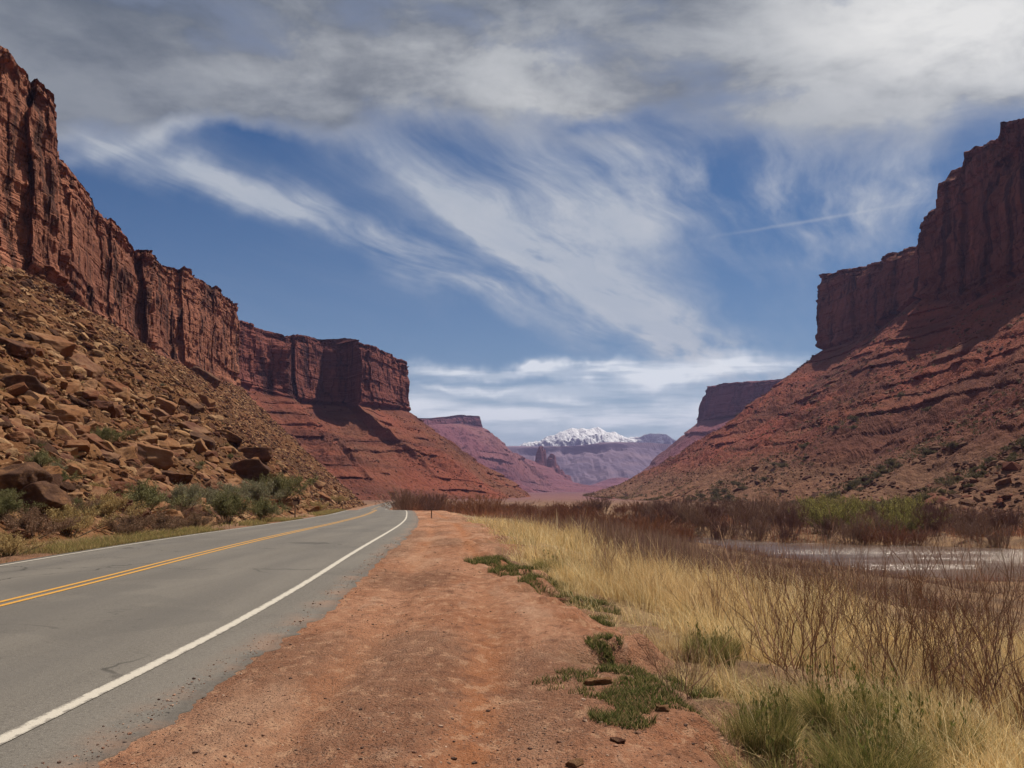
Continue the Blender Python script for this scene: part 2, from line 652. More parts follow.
def m_water():
    p = pos()
    n = noise(vscale(p, .55, 1.9, 1, (0, 0, R(-35))), 1.0, 5, .6)
    n2 = noise(vscale(p, 2.5, 6.5, 1, (0, 0, R(-35))), 1.0, 4, .6)
    c = mix(sstep(noise(p, .06, 3), .4, .6), (.10, .062, .044), (.135, .085, .06))
    calm = sstep(noise(vscale(p, .025, .10, 1), 1.0, 4, .6), .42, .58)
    return bsdf(c, .20, bump((n * .7 + n2 * .35) * (calm * 1.3 + .35), .7, .30), .85)


M['water'] = material('muddy_water', m_water)


def m_mountain():
    p = pos()
    z = xyz(p)[2]
    n = noise(p, .006, 8, .68)
    n2 = noise(vscale(p, .012, .012, .004), 1, 8, .7)
    nz = xyz(N(NT.nodes.new('ShaderNodeNewGeometry').outputs['Normal']))[2]
    snow = sstep(z + (n - .5) * 240.0 + (nz - .75) * 420.0 + (noise(p, .028, 4, .7) - .5) * 150.0 + (n2 - .5) * 300 - mth('MAXIMUM', xyz(p)[0] - 800.0, 0.0) * .8, 235, 390)
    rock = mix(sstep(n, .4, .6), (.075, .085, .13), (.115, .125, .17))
    return bsdf(mix(snow, rock, (.86, .88, .92)), .9, bump(n2, .9, 45.0), .1)


M['mountain'] = material('snowy_mountain', m_mountain)


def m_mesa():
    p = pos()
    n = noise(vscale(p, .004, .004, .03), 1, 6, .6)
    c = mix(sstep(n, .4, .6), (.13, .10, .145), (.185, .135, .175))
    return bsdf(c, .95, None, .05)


M['mesa'] = material('distant_mesa', m_mesa)


def m_post():
    p = objco()
    n = noise(vscale(p, 8, 8, 1.0), 3, 5, .65)
    return bsdf(mix(sstep(n, .35, .7), (.16, .10, .07), (.27, .18, .125)), .85, bump(n, .5, .01), .2)


M['post'] = material('weathered_post', m_post)
M['plate'] = material('marker_plate', lambda: bsdf(mix(sstep(noise(objco(), 14, 4), .4, .7), (.30, .20, .13), (.21, .13, .085)), .55, None, .4))

# ------------------------------------------------------------------ layout curves
XR = pchip([-30, 5, 10, 14, 20.7, 32, 46, 77, 110, 150, 250, 365, 500, 700],
           [-3.2, -3.3, -3.33, -3.5, -3.95, -4.75, -5.95, -9.4, -13.8, -22, -36, -48, -58, -60])   # right white line
ZR = pchip([-30, 0, 28, 46, 77, 110, 150, 250, 500, 900], [0, 0, 0, -.20, -.60, -.95, -2.6, -3.6, -4.0, -4.0])
XE = pchip([-30, 4, 9.4, 20, 34, 55, 80, 110, 150, 250, 500], [1.55, 1.25, .95, -.25, -1.3, -2.9, -5.6, -9.5, -17, -31, -50])  # dirt right edge
FARB = pchip([-60, 0, 23, 56, 80, 130], [140, 122, 109, 93, 80, 40])
RC = np.array([(190, -10), (150, 20), (100, 42), (62, 61), (42, 74), (22, 93), (9, 118), (11, 150), (34, 182), (80, 205), (170, 220)], float)
RW = np.array([25, 25, 25, 23, 19, 11, 8, 8, 9, 9, 9], float)


def river_d(x, y):
    """distance from the river's centreline minus its half-width (negative in the water)"""
    best = np.full(np.shape(x), 1e9)
    for a in range(len(RC) - 1):
        p, q = RC[a], RC[a + 1]
        d = q - p
        t = np.clip(((x - p[0]) * d[0] + (y - p[1]) * d[1]) / (d @ d), 0, 1)
        dist = np.hypot(x - p[0] - t * d[0], y - p[1] - t * d[1]) - (RW[a] + (RW[a + 1] - RW[a]) * t)
        best = np.minimum(best, dist)
    return best


WATER = -4.5


def ground_h(x, y):
    x, y = np.asarray(x, float), np.asarray(y, float)
    zr, xe = ZR(np.clip(y, -30, 900)), XE(np.clip(y, -30, 500))
    jag = .35 * fbm(x * .0, y * .9, 0, 3, 3) * np.clip(y / 8, .4, 3)
    e = x - xe - jag
    drop = .28 * ss(e, 0, .5) + .5 * ss(e, .6, 3.6) + 1.0 * ss(e, 2.5, 12) + 2.1 * ss(e, 7, 32)
    h = zr - drop * np.clip(1 + zr / 3.4, .1, 1)
    h = h + ss(e, .2, 4) * (.10 * fbm(x * .5, y * .5, 0, 21, 4) + .22 * fbm(x * .12, y * .12, 0, 22, 3))
    h = h + ss(e, -.5, .1) * (1 - ss(e, .7, 2.0)) * (.06 * fbm(x * 2.6, y * 2.6, 0, 25, 4) - .03)
    # ruts and roughness of the dirt pull-off
    lat = x - XR(np.clip(y, -30, 700))
    ond = ss(lat, .8, 1.8) * (1 - ss(e, -.3, .4))
    h = h + ond * (.020 * fbm(x * 1.6, y * .6, 0, 31, 4) + .010 * fbm(x * 6, y * 5, 0, 32, 3)
                   - .06 * np.exp(-((lat - 3.05) / .26) ** 2) - .05 * np.exp(-((lat - 1.75) / .28) ** 2))
    h = h - .38 * np.exp(-(((x - 2.0) / .62) ** 2 + ((y - 5.35) / .55) ** 2)) * ss(e, .1, .5)
    rd = river_d(x, y)
    bank = ss(rd, 7, -1)
    h = h * (1 - bank) + (WATER - 1.3) * bank
    # the far side
    farside = ss(x - FARB(np.clip(y, -60, 130)) * 0 - (RC[:, 0].max() * 0), 1e8, 2e8)
    return h


def build_ground():
    def axis(lo, hi, c, d0, g):
        a, s = [c], d0
        while a[-1] < hi:
            a.append(a[-1] + s); s = max(d0, (a[-1] - c) * g)
        b = [c]
        while b[-1] > lo:
            b.append(b[-1] - max(d0, (c - b[-1]) * g))
        return np.array(b[:0:-1] + a)
    xs = axis(-8600, 8600, 0.0, .075, .022)
    ys = axis(-1500, 8600, 5.5, .075, .017)
    X, Y = np.meshgrid(xs, ys)
    H = ground_h(X, Y)
    xr, xe = XR(np.clip(Y, -30, 700)), XE(np.clip(Y, -30, 500))
    lat, e = X - xr, X - xe - .35 * fbm(X * 0, Y * .9, 0, 3, 3) * np.clip(Y / 8, .4, 3)
    under = (np.abs(lat + 3.5) < 3.5) & (Y < 400) & (Y > -40)
    H = H - under * .06
    edge_n = .5 * fbm(X * .8, Y * .8, 0, 41, 4)
    dirt = ss(lat, -13, -9) * (1 - ss(e + edge_n, -.1, .9)) * (1 - ss(Y, 300, 500))
    leftstrip = ss(-lat, 7.3, 7.9)
    dirt = np.clip(dirt * (1 - .5 * leftstrip), 0, 1)
    track = np.exp(-((lat - 3.05) / .20) ** 2) * ss(vn(X * .2, Y * .16, 0, 5), -.7, .2) + .7 * np.exp(-((lat - 1.7) / .22) ** 2) * ss(vn(X * .2, Y * .13, 0, 6), -.5, .3)
    grav = np.clip(.5 + .8 * fbm(X * .5, Y * .25, 0, 51, 3), 0, 1) * (1 - .8 * np.clip(track, 0, 1))
    V = np.stack([X, Y, H], -1).reshape(-1, 3)
    o = mesh_np('ground', V, grid_faces(len(ys), len(xs), True), M['ground'], True,
                {'dirt': dirt, 'litter': ss(e + edge_n, .5, 1.6) * (1 - ss(e, 9, 16)) * ss(fbm(X * .7, Y * .7, 0, 44, 3), -.6, .3), 'track': np.clip(track, 0, 1), 'gravel': grav})
    tag(o, 'red dirt pull-off, river bank and valley floor', 'ground', 'structure')


def ribbon(name, mat, c0, c1, y0, y1, dz, nlat=2, attrs=None, jag=None, crown=0.0, z0=None):
    ys = []
    y = y0
    while y < y1:
        ys.append(y); y += max(.12 if y < 3 else .03, abs(y) * .006)
    ys = np.array(ys + [y1])
    t = np.linspace(0, 1, nlat)
    if jag is not None:
        t = np.r_[np.linspace(0, .90, nlat - 18), np.linspace(.907, 1, 18)]
    xr = XR(ys)
    slope = np.gradient(xr, ys)
    k = np.sqrt(1 + slope ** 2)
    L = c0 + (c1 - c0) * t[None, :] + 0 * ys[:, None]
    if jag is not None:
        L = L + jag(ys)[:, None] * ss(t[None, :], .86, 1.0)
    X = xr[:, None] + L
    Y = ys[:, None] + 0 * L
    lat01 = np.clip((L + 3.5) / 3.6, -1.3, 1.3)
    Z = ZR(np.clip(Y, -30, 900)) + dz + .06 * (1 - lat01 ** 2) + .004
    V = np.stack([X, Y, Z], -1).reshape(-1, 3)
    A = {}
    for an, fn in (attrs or {}).items():
        A[an] = fn(L, Y)
    return mesh_np(name, V, grid_faces(len(ys), nlat, True), mat, True, A)


def build_road():
    jag = lambda y: .06 * fbm(y * 1.1, 0 * y, 0 * y, 61, 4) + .08 * fbm(y * .25, 0 * y, 0 * y, 62, 2) + .05 * fbm(y * 3.7, 0 * y, 0 * y, 63, 5, .65) + .10
    o = ribbon('road', M['asphalt'], -7.35, .78, -30, 420, .03, 52,
               {'wear': lambda L, Y: np.exp(-((L + 1.0) / .35) ** 2) + np.exp(-((L + 2.6) / .35) ** 2) + np.exp(-((L + 4.4) / .35) ** 2) + np.exp(-((L + 6.0) / .35) ** 2),
                'edge': lambda L, Y: 0 * L + ss(np.r_[np.linspace(0, .90, 34), np.linspace(.907, 1, 18)], .978, 1.0)[None, :], 'dust': lambda L, Y: ss(L, .30, .85) * .75}, jag)
    # skirt: give the slab a real broken edge thickness
    m = o.modifiers.new('thick', 'SOLIDIFY'); m.thickness = .09; m.offset = -1
    tag(o, 'two lane grey asphalt road curving left', 'road', 'structure')
    w = lambda c: {'edge': lambda L, Y: np.clip(1 - np.abs(L - c) / .07, 0, 1)}
    for nm, mt, c, hw, lab in (('white_line', M['white'], 0.0, .065, 'solid white edge line beside the dirt pull-off'),
                               ('white_line', M['white'], -7.0, .055, 'solid white edge line below the talus slope'),
                               ('yellow_line', M['yellow'], -3.66, .047, 'left stripe of the double yellow centre line'),
                               ('yellow_line', M['yellow'], -3.44, .047, 'right stripe of the double yellow centre line')):
        l = ribbon(nm, mt, c - hw, c + hw, -30, 420, .036, 5, w(c))
        tag(l, None, None, 'structure')
        l.parent = o
        l['label'] = lab


def build_river():
    c = RC
    t = np.arange(len(c))
    q = np.linspace(0, len(c) - 1, 160)
    cx, cy, w = np.interp(q, t, c[:, 0]), np.interp(q, t, c[:, 1]), np.interp(q, t, RW)
    tx, ty = np.gradient(cx), np.gradient(cy)
    l = np.hypot(tx, ty)
    nx, ny = -ty / l, tx / l
    s = np.linspace(-1, 1, 9)
    X = cx[:, None] + nx[:, None] * s * (w[:, None] + 2.6)
    Y = cy[:, None] + ny[:, None] * s * (w[:, None] + 2.6)
    V = np.stack([X, Y, X * 0 + WATER], -1).reshape(-1, 3)
    o = mesh_np('river_water', V, grid_faces(160, 9), M['water'], True)
    tag(o, 'muddy brown river with pale sky sheen', 'river', 'structure')


# ------------------------------------------------------------------ canyon walls: toe - talus - cliff - rim
def loft(name, mat, st, nr, nt, ncl, k, seed, tp=1.15, ledge_p=0.0, ledge_a=0.0, ledge_from=-1.0, gully=1.0, rough=1.0, cliff=True, near=40.0, block=1.0, label='', top_back=160.0, rimjag=1.0, cat='canyon wall', kw=None):
    T = np.array([s[0] for s in st], float)
    B = np.array([s[1] for s in st], float)
    K = np.array([s[2] for s in st], float)
    seg = np.maximum(np.hypot(*(np.diff(B[:, :2], axis=0).T)), .6 * np.hypot(*(np.diff(T[:, :2], axis=0).T)))
    u = np.r_[0, np.cumsum(seg)]
    fine = np.linspace(0, u[-1], 4000)
    I = lambda A, q: np.stack([np.interp(q, u, A[:, j]) for j in range(3)], -1)
    bm = (I(B, fine) + I(T, fine)) / 2
    wgt = 1 / np.maximum(np.hypot(bm[:, 0], bm[:, 1]), near)
    # rows hidden behind the camera or outside the frame are sparse
    ang = np.abs(np.arctan2(bm[:, 0], bm[:, 1]))
    wgt = wgt * np.where(ang > .80, .25, 1.0)
    cw = np.r_[0, np.cumsum((wgt[1:] + wgt[:-1]) / 2)]
    s = np.interp(np.linspace(0, cw[-1], nr), cw, fine)
    t_, b_, k_ = I(T, s), I(B, s), I(K, s)
    out = (t_ - b_)[:, :2]
    # smooth outward direction
    out = out / np.linalg.norm(out, axis=1)[:, None]
    for _ in range(6):
        out[1:-1] = (out[:-2] + out[1:-1] * 2 + out[2:]) / 4
    out = out / np.linalg.norm(out, axis=1)[:, None]
    S = s[:, None]
    # --- talus
    tt = np.linspace(0, 1, nt)[None, :]
    hor = t_[:, None, :2] + (b_ - t_)[:, None, :2] * tt[..., None]
    zz = t_[:, None, 2] + (b_[:, 2] - t_[:, 2])[:, None] * tt ** tp
    env = np.sin(np.pi * np.clip(tt, 0, 1)) ** .6
    X0, Y0 = hor[..., 0], hor[..., 1]
    g = fbm(S / (26 * k) + .4 * vn(X0 / (30 * k), Y0 / (30 * k), 0, seed + 9), tt * 1.2, 0, seed + 1, 4)
    zz = zz + env * gully * k * 3.4 * g
    zz = zz + env * rough * (.35 * min(k, 1.5) * fbm(X0 / 2.2, Y0 / 2.2, zz / 2.2, seed + 12, 3) + 1.1 * k * fbm(X0 / (7 * k), Y0 / (7 * k), zz / (7 * k), seed + 2, 4) + .35 * k * fbm(X0 / (1.8 * k), Y0 / (1.8 * k), zz / (1.8 * k), seed + 3, 3))
    d = 0
    if ledge_p:
        zl = zz / ledge_p + .45 * vn(S / (60 * k), tt * 0, 0, seed + 4) + .15 * vn(S / (9 * k), zz / ledge_p, 0, seed + 14)
        i = np.floor(zl); f = zl - i
        hgt = .10 + .16 * _h(i, i * 0, i * 0, seed + 6)
        saw = np.where(f < hgt, f / hgt, (1 - f) / (1 - hgt))
        amp = ss(vn(S / (34 * k), i * 3.1, 0, seed + 7) + .5 * vn(S / (8 * k), i * 1.7, 0, seed + 8), -.05, .7)
        amp = amp * (.12 + .88 * ss(tt, ledge_from, ledge_from + .25))
        d = ledge_a * ledge_p * amp * (saw - .35) * ss(tt, .02, .10) * (1 - .5 * ss(tt, .93, 1))
        d = d + ledge_p * .10 * amp * cell(S / (3.5 * k), i, seed + 16) * np.where(f < hgt * 1.3, 1, .2)
    TX = X0 + out[:, None, 0] * d
    TY = Y0 + out[:, None, 1] * d
    # --- cliff
    v = np.linspace(0, 1, ncl)[None, :]
    hc = b_[:, None, :2] + (k_ - b_)[:, None, :2] * v[..., None]
    zb, zr = b_[:, None, 2], k_[:, None, 2]
    H = zr - zb
    jag = .6 * rimjag * k * (1.0 * cell(S / (9 * k), S * 0, seed + 20) + .45 * cell(S / (3.1 * k), S * 0 + 3, seed + 21) + .22 * cell(S / (1.1 * k), S * 0 + 5, seed + 27) + 1.6 * vn(S / (30 * k), 0, 0, seed + 22))
    zc = zb + (H + jag) * v
    lay = np.floor(zc / (7 * k) + .5 * vn(S / (25 * k), 0, 0, seed + 23))
    a = ss(v, 0, .06)
    cx = hc[..., 0]; cy = hc[..., 1]
    off = block * k * (
        3.2 * fbm(S / (38 * k), zc / (120 * k), 0, seed + 30, 3)
        + 2.6 * cell(S / (15 * k) + .15 * vn(zc / (10 * k), S / (20 * k), 0, seed + 31), S * 0 + 1, seed + 32)
        + .7 * cell(S / (6.5 * k), np.floor(lay / 2), seed + 33)
        + .32 * cell(S / (2.4 * k), lay, seed + 34)
        + 1.5 * fbm(cx / (16 * k), cy / (16 * k), zc / (14 * k), seed + 35, 4)
        + .8 * fbm(cx / (3 * k), cy / (3 * k), zc / (3.5 * k), seed + 36, 3)
        + (.35 + .9 * ss(np.abs(v - .42), .12, .34)) * (1.1 * cell(zc / (5.0 * k) + .35 * vn(S / (50 * k), 0, 0, seed + 41), np.floor(S / (140 * k)), seed + 37)
        + .55 * cell(zc / (1.7 * k) + .3 * vn(S / (20 * k), 0, 0, seed + 42), np.floor(S / (33 * k)), seed + 39)))
    # cap beds: thin hard ledges with recesses between them
    cap = ss(v, .80, .86)
    capl = np.floor(v * 26)
    off = off + cap * k * block * (1.5 * cell(capl + .5, capl * 0, seed + 38) - 9.0 * (v - .82) * (1 + .6 * cell(S / (6 * k), capl, seed + 40)))
    off = off + k * 2.2 * np.exp(-((v) / .05) ** 2)
    CX = cx + out[:, None, 0] * off * a
    CY = cy + out[:, None, 1] * off * a
    CZ = zc
    # --- plateau behind the rim
    w = np.linspace(0, 1, 10)[None, 1:] ** 1.7
    PX = CX[:, -1:] - out[:, None, 0] * w * top_back
    PY = CY[:, -1:] - out[:, None, 1] * w * top_back
    PZ = CZ[:, -1:] + 0 * w - 1.5 * k * ss(w, 0, .05) * 0 + w * 2.0 * k
    Xa = np.concatenate([TX, CX[:, 1:], PX], 1)
    Ya = np.concatenate([TY, CY[:, 1:], PY], 1)
    Za = np.concatenate([zz, CZ[:, 1:], PZ], 1)
    zone = np.concatenate([ss(tt + 0 * zz, .975, 1.0), 1 + 0 * CZ[:, 1:], 1 + 0 * PZ], 1)
    V = np.stack([Xa, Ya, Za], -1)
    nc = V.shape[1]
    o = mesh_np(name, V.reshape(-1, 3), grid_faces(nr, nc), mat, False, {'zone': zone})
    tag(o, label, cat, 'structure')
    return o, V, nt


def build_walls():
    out = {}
    # A: near left wall
    A = []
    def toeA(y, k=0.0):
        return (float(XR(y)) - 9.6 - k, y, float(ZR(min(y, 900))) - .5)
    for y in (-60, -20, 20, 60, 100, 135):
        A.append((toeA(y * .55), (-72 - .12 * y, y, 37 + .02 * y), (-74 - .12 * y, y, 72 + .03 * y)))
    def a_pt(px, pr, pb, c, ty):
        r = onX(px, pr - (17 if px < 57 else 7), c - 2, -.12); b = onX(px, pb, c, -.12)
        A.append((toeA(ty), tuple(b), tuple(r)))
    a_pt(2, 50, 263, -72, 64)
    a_pt(28, 80, 273, -72, 70)
    a_pt(46, 104, 280, -72, 74)
    a_pt(56, 122, 285, -72, 80)
    q = A[-1]
    A.append((q[0], (q[1][0] - 9.5, q[1][1] + 1.5, q[1][2]), (q[2][0] - 9.5, q[2][1] + 1.5, q[2][2] - 4.5)))
    a_pt(50, 163, 287, -80, 86)
    a_pt(70, 172, 298, -80, 94)
    a_pt(90, 196, 312, -80, 105)
    a_pt(120, 226, 330, -80, 120)
    a_pt(140, 252, 345, -80, 140)
    a_pt(165, 264, 358, -80, 165)
    a_pt(200, 283, 374, -80, 205)
    a_pt(225, 297, 382, -80, 260)
    a_pt(241, 312, 386, -80, 320)
    e = A[-1]
    A.append(((-75, 400, -3.5), (e[1][0] - 26, e[1][1] + 24, e[1][2]), (e[2][0] - 30, e[2][1] + 22, e[2][2] + 3)))
    A.append(((-150, 450, -3.5), (e[1][0] - 110, e[1][1] + 40, e[1][2]), (e[2][0] - 112, e[2][1] + 36, e[2][2] + 5)))
    out['A'] = loft('canyon_hill', M['rockA'], A, 950, 250, 150, 1.0, 100, 1.06, 0, 0, gully=.55, rough=.8, near=22,
                    label='near left red cliff above a tan boulder-strewn talus slope')
    # B: second left butte
    def st(pxr, pyr, pxb, pyb, y, toe, back=6):
        r = P(pxr, pyr, y + back); b = P(pxb, pyb, y)
        return (toe, tuple(b), tuple(r))
    def toe(px, y, z=-4.5):
        return (P(px, 490, y).x, y, z)
    Bs = [st(120, 322, 110, 384, 480, (-190, 400, -4.5)),
          st(215, 320, 205, 384, 530, toe(300, 430)),
          st(245, 320, 242, 386, 560, toe(335, 450)),
          st(268, 327, 268, 393, 592, toe(360, 470)),
          st(289, 334, 290, 398, 600, toe(380, 480)),
          st(296, 336, 298, 402, 645, toe(392, 500)),
          st(322, 338, 322, 405, 690, toe(420, 520)),
          st(345, 336, 346, 406, 690, toe(450, 545)),
          st(357, 339, 358, 405, 665, toe(470, 560)),
          st(384, 349, 384, 407, 720, toe(500, 610)),
          st(407, 361, 408, 411, 780, toe(524, 690)),
          st(408, 364, 409, 412, 830, toe(531, 800)),
          st(398, 366, 400, 413, 900, toe(529, 950)),
          st(340, 366, 345, 413, 980, toe(470, 1150))]
    out['B'] = loft('canyon_hill', M['rockB'], Bs, 620, 260, 130, 2.2, 200, 1.12, 9.0, .42, gully=.85, rough=.8, near=300, block=.75, rimjag=.45, top_back=300,
                    label='dark red butte beyond the road bend with ledged talus')
    # F: right wall
    Fs = []
    for y in (-150, 0, 120, 230, 330, 400):
        Fs.append(((112 - .09 * max(y, 0) + 14 * math.sin(y * .02), y * .55 + 40, -3.0), (262, y, 108), (276, y, 196 - .01 * y)))
    def f_pt(px, pr, pb, c, ty, tx):
        r = onX(px, pr, c + 10, 0); b = onX(px, pb, c, 0)
        Fs.append(((tx, ty, -4.2), tuple(b), tuple(r)))
    f_pt(1022, 122, 274, 268, 300, 92)
    f_pt(1004, 126, 286, 268, 330, 90)
    f_pt(1000, 137, 288, 268, 332, 90)
    f_pt(966, 146, 302, 268, 370, 86)
    f_pt(961, 148, 302, 268, 378, 86)
    f_pt(958, 164, 301, 268, 385, 85)
    f_pt(946, 170, 300, 268, 400, 83)
    f_pt(943, 180, 300, 268, 405, 83)
    f_pt(938, 183, 299, 268, 412, 82)
    f_pt(936.5, 204, 299, 268, 418, 81)
    f_pt(926, 214, 298, 268, 440, 79)
    f_pt(922, 218, 298, 268, 450, 78)
    q = Fs[-1]
    Fs.append((q[0], (q[1][0] + 24, q[1][1] + 5, q[1][2]), (q[2][0] + 22, q[2][1] + 5, q[2][2] - 11)))
    f_pt(915, 246, 300, 292, 480, 76)
    f_pt(880, 258, 330, 287, 540, 72)
    f_pt(850, 266, 342, 287, 610, 70)
    f_pt(823, 274, 350, 287, 700, 68)
    l = Fs[-1]
    Fs.append(((70, 860, -4.2), (l[1][0] + 12, l[1][1] + 24, l[1][2]), (l[2][0] + 12, l[2][1] + 22, l[2][2])))
    Fs.append(((84, 1000, -4.2), (l[1][0] + 120, l[1][1] + 70, l[1][2]), (l[2][0] + 120, l[2][1] + 66, l[2][2])))
    out['F'] = loft('canyon_hill', M['rockF'], Fs, 720, 330, 130, 2.2, 300, 1.35, 9.5, .38, gully=1.0, rough=.9, ledge_from=.22, near=200, block=.78, rimjag=.55, top_back=350,
                    label='shaded maroon cliff and talus slope across the river')
    # G: next promontory on the right
    G = [((250, 1250, -5), tuple(P(800, 408, 1450)), tuple(P(800, 374, 1470))),
         ((235, 1350, -5), tuple(P(775, 410, 1540)), tuple(P(775, 378, 1560))),
         ((225, 1480, -5), tuple(P(738, 416, 1640)), tuple(P(740, 382, 1660))),
         ((215, 1620, -5), tuple(P(698, 421, 1740)), tuple(P(704, 386, 1755))),
         ((235, 1900, -5), tuple(P(699, 421, 1800)), tuple(P(706, 387, 1800))),
         ((420, 2050, -5), tuple(P(745, 421, 1850)), tuple(P(750, 387, 1850)))]
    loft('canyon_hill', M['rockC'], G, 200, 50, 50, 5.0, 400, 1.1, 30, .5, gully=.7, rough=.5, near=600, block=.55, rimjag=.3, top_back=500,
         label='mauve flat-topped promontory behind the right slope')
    # C: purple butte
    Cs = [((-640, 1800, -6), tuple(P(330, 424, 2400)), tuple(P(330, 418, 2440))),
          ((-330, 1850, -6), tuple(P(400, 425, 2420)), tuple(P(402, 418, 2440))),
          ((-160, 1900, -6), tuple(P(432, 425, 2480)), tuple(P(430, 418, 2500))),
          ((-60, 1950, -6), tuple(P(462, 424, 2500)), tuple(P(460, 415, 2520))),
          ((60, 2080, -6), tuple(P(483, 428, 2540)), tuple(P(480, 416, 2550))),
          ((150, 2400, -6), tuple(P(484, 430, 2650)), tuple(P(481, 418, 2650))),
          ((120, 2900, -6), tuple(P(460, 430, 2800)), tuple(P(458, 420, 2800)))]
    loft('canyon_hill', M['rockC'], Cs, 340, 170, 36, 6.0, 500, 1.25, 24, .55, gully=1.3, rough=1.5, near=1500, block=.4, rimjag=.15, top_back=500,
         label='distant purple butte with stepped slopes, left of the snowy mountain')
    return out


def patch(name, mat, x0, x1, y0, y1, nx, ny, fn, label, cat, smooth=False, attrs=None):
    xs, ys = np.linspace(x0, x1, nx), np.linspace(y0, y1, ny)
    X, Y = np.meshgrid(xs, ys)
    Z = fn(X, Y)
    V = np.stack([X, Y, Z], -1).reshape(-1, 3)
    o = mesh_np(name, V, grid_faces(ny, nx, True), mat, smooth, {'zone': np.full(len(V), .35)})
    tag(o, label, cat, 'structure')
    return o


def build_distance():
    # fins and towers on a low ridge
    def zof(py, y): return P(512, py, y).z
    Yt = 2900.0
    tw = [(541, 445, 8.5, 60), (552, 453, 7.5, 50), (557, 463, 5, 50), (562, 469, 5, 40), (531, 463, 6, 60), (523, 458, 9, 70), (516, 452, 8, 70), (536, 467, 10, 70), (566, 474, 9, 60)]
    def fn(X, Y):
        base = 8 + 110 * np.exp(-((X - P(505, 490, Yt).x) / 95) ** 2) * ss(Y, 2380, 2800) + 62 * np.exp(-((X - P(545, 490, Yt).x) / 85) ** 2) * ss(Y, 2480, 2880)
        base = base * (1 - ss(Y, 3000, 3300))
        z = base + 7 * fbm(X / 60, Y / 60, 0, 600, 4)
        for (px, py, w, dl) in tw:
            cx = P(px, 490, Yt).x; hz = zof(py, Yt)
            wx = w * 2.6
            r = np.hypot((X - cx) / wx, (Y - Yt) / dl)
            r = r + .25 * vn(X / 14, Y / 14, 0, 601)
            peak = hz * (1 - .10 * r) - 10 * np.abs(vn(X / 9, Y / 30, 0, 602)) * (r > .25)
            f = ss(1.0 - r, 0, .45)
            z = np.maximum(z, base + (peak - base) * f)
        # terraces
        t = 24.0
        q = z / t; i = np.floor(q); fr = q - i
        zt = (i + np.where(fr < .7, fr * .45, .315 + (fr - .7) * 2.283)) * t
        return np.where(z > 20, .45 * z + .55 * zt, z) - 12 * ss(np.abs(Y - 2850), 420, 520) - 12 * ss(np.abs(X - 90), 330, 400)
    patch('tower_hill', M['rockC'], -320, 500, 2340, 3380, 330, 260, fn, 'far purple ridge with thin rock towers in the valley gap', 'rock towers')
    # low purple benches between
    def fb(X, Y):
        z = 46 * ss(Y, 3200, 3700) + 26 * fbm(X / 240, Y / 240, 0, 620, 4) * ss(Y, 3200, 3500)
        return z - 20
    patch('bench_hill', M['rockC'], -900, 1300, 3150, 4050, 160, 70, fb, 'low purple benches in front of the blue mesa', 'hills')
    # blue mesa
    def fm(X, Y):
        edge = 4450 + 130 * fbm(X / 500, 0 * X, 0, 630, 2)
        topz = P(600, 447, 4600).z + 9 * fbm(X / 260, Y / 260, 0, 631, 3) + (X - 400) * .012
        talus = ss(Y, edge - 620, edge) ** 1.3
        return -10 + (topz + 10) * (.86 * talus + .14 * ss(Y, edge - 25, edge + 8)) + (20 * fbm(X / 110, Y / 260, 0, 632, 5) + 8 * fbm(X / 35, Y / 60, 0, 633, 3)) * ss(Y, edge - 620, edge - 450) * (1 - ss(Y, edge - 30, edge))
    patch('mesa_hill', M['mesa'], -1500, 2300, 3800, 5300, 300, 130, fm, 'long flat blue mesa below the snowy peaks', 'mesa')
    # snowy mountain
    Ym = 6400.0
    prof = pchip([380, 470, 515, 535, 556, 572, 590, 606, 618, 626, 640, 652, 664, 680, 720, 800],
                 [466, 456, 447, 441, 434.5, 429.5, 428.5, 429.5, 433.5, 437, 437, 433.0, 434.5, 442, 452, 466])
    def fq(X, Y):
        px = 512 + X / Ym * FPX
        ridge = P(512, 490, Ym).z + (490 - prof(np.clip(px, 380, 800))) / FPX * Ym * 1.0
        dy = (Y - Ym)
        fall = np.abs(dy) * .34
        rid = 1 - np.abs(fbm(X / 210, Y / 420, 0, 640, 5, .55))
        z = ridge - fall + (rid - .70) * 85 * (1 - .85 * np.exp(-np.abs(dy) / 120)) + 10 * fbm(X / 45, Y / 70, 0, 641, 4) + 5 * fbm(X / 50, 0 * X, 0, 643, 3)
        return np.maximum(z, -60)
    patch('snowy_mountain', M['mountain'], -1500, 2600, 5300, 7700, 420, 240, fq, 'snow-capped mountain at the end of the canyon', 'mountain')


# ------------------------------------------------------------------ rocks
_ico = {}


def ico(sub):
    if sub not in _ico:
        import bmesh
        bm = bmesh.new()
        bmesh.ops.create_icosphere(bm, subdivisions=sub, radius=1)
        V = np.array([v.co for v in bm.verts]); F = np.array([[v.index for v in f.verts] for f in bm.faces])
        bm.free()
        _ico[sub] = (V, F)
    return _ico[sub]


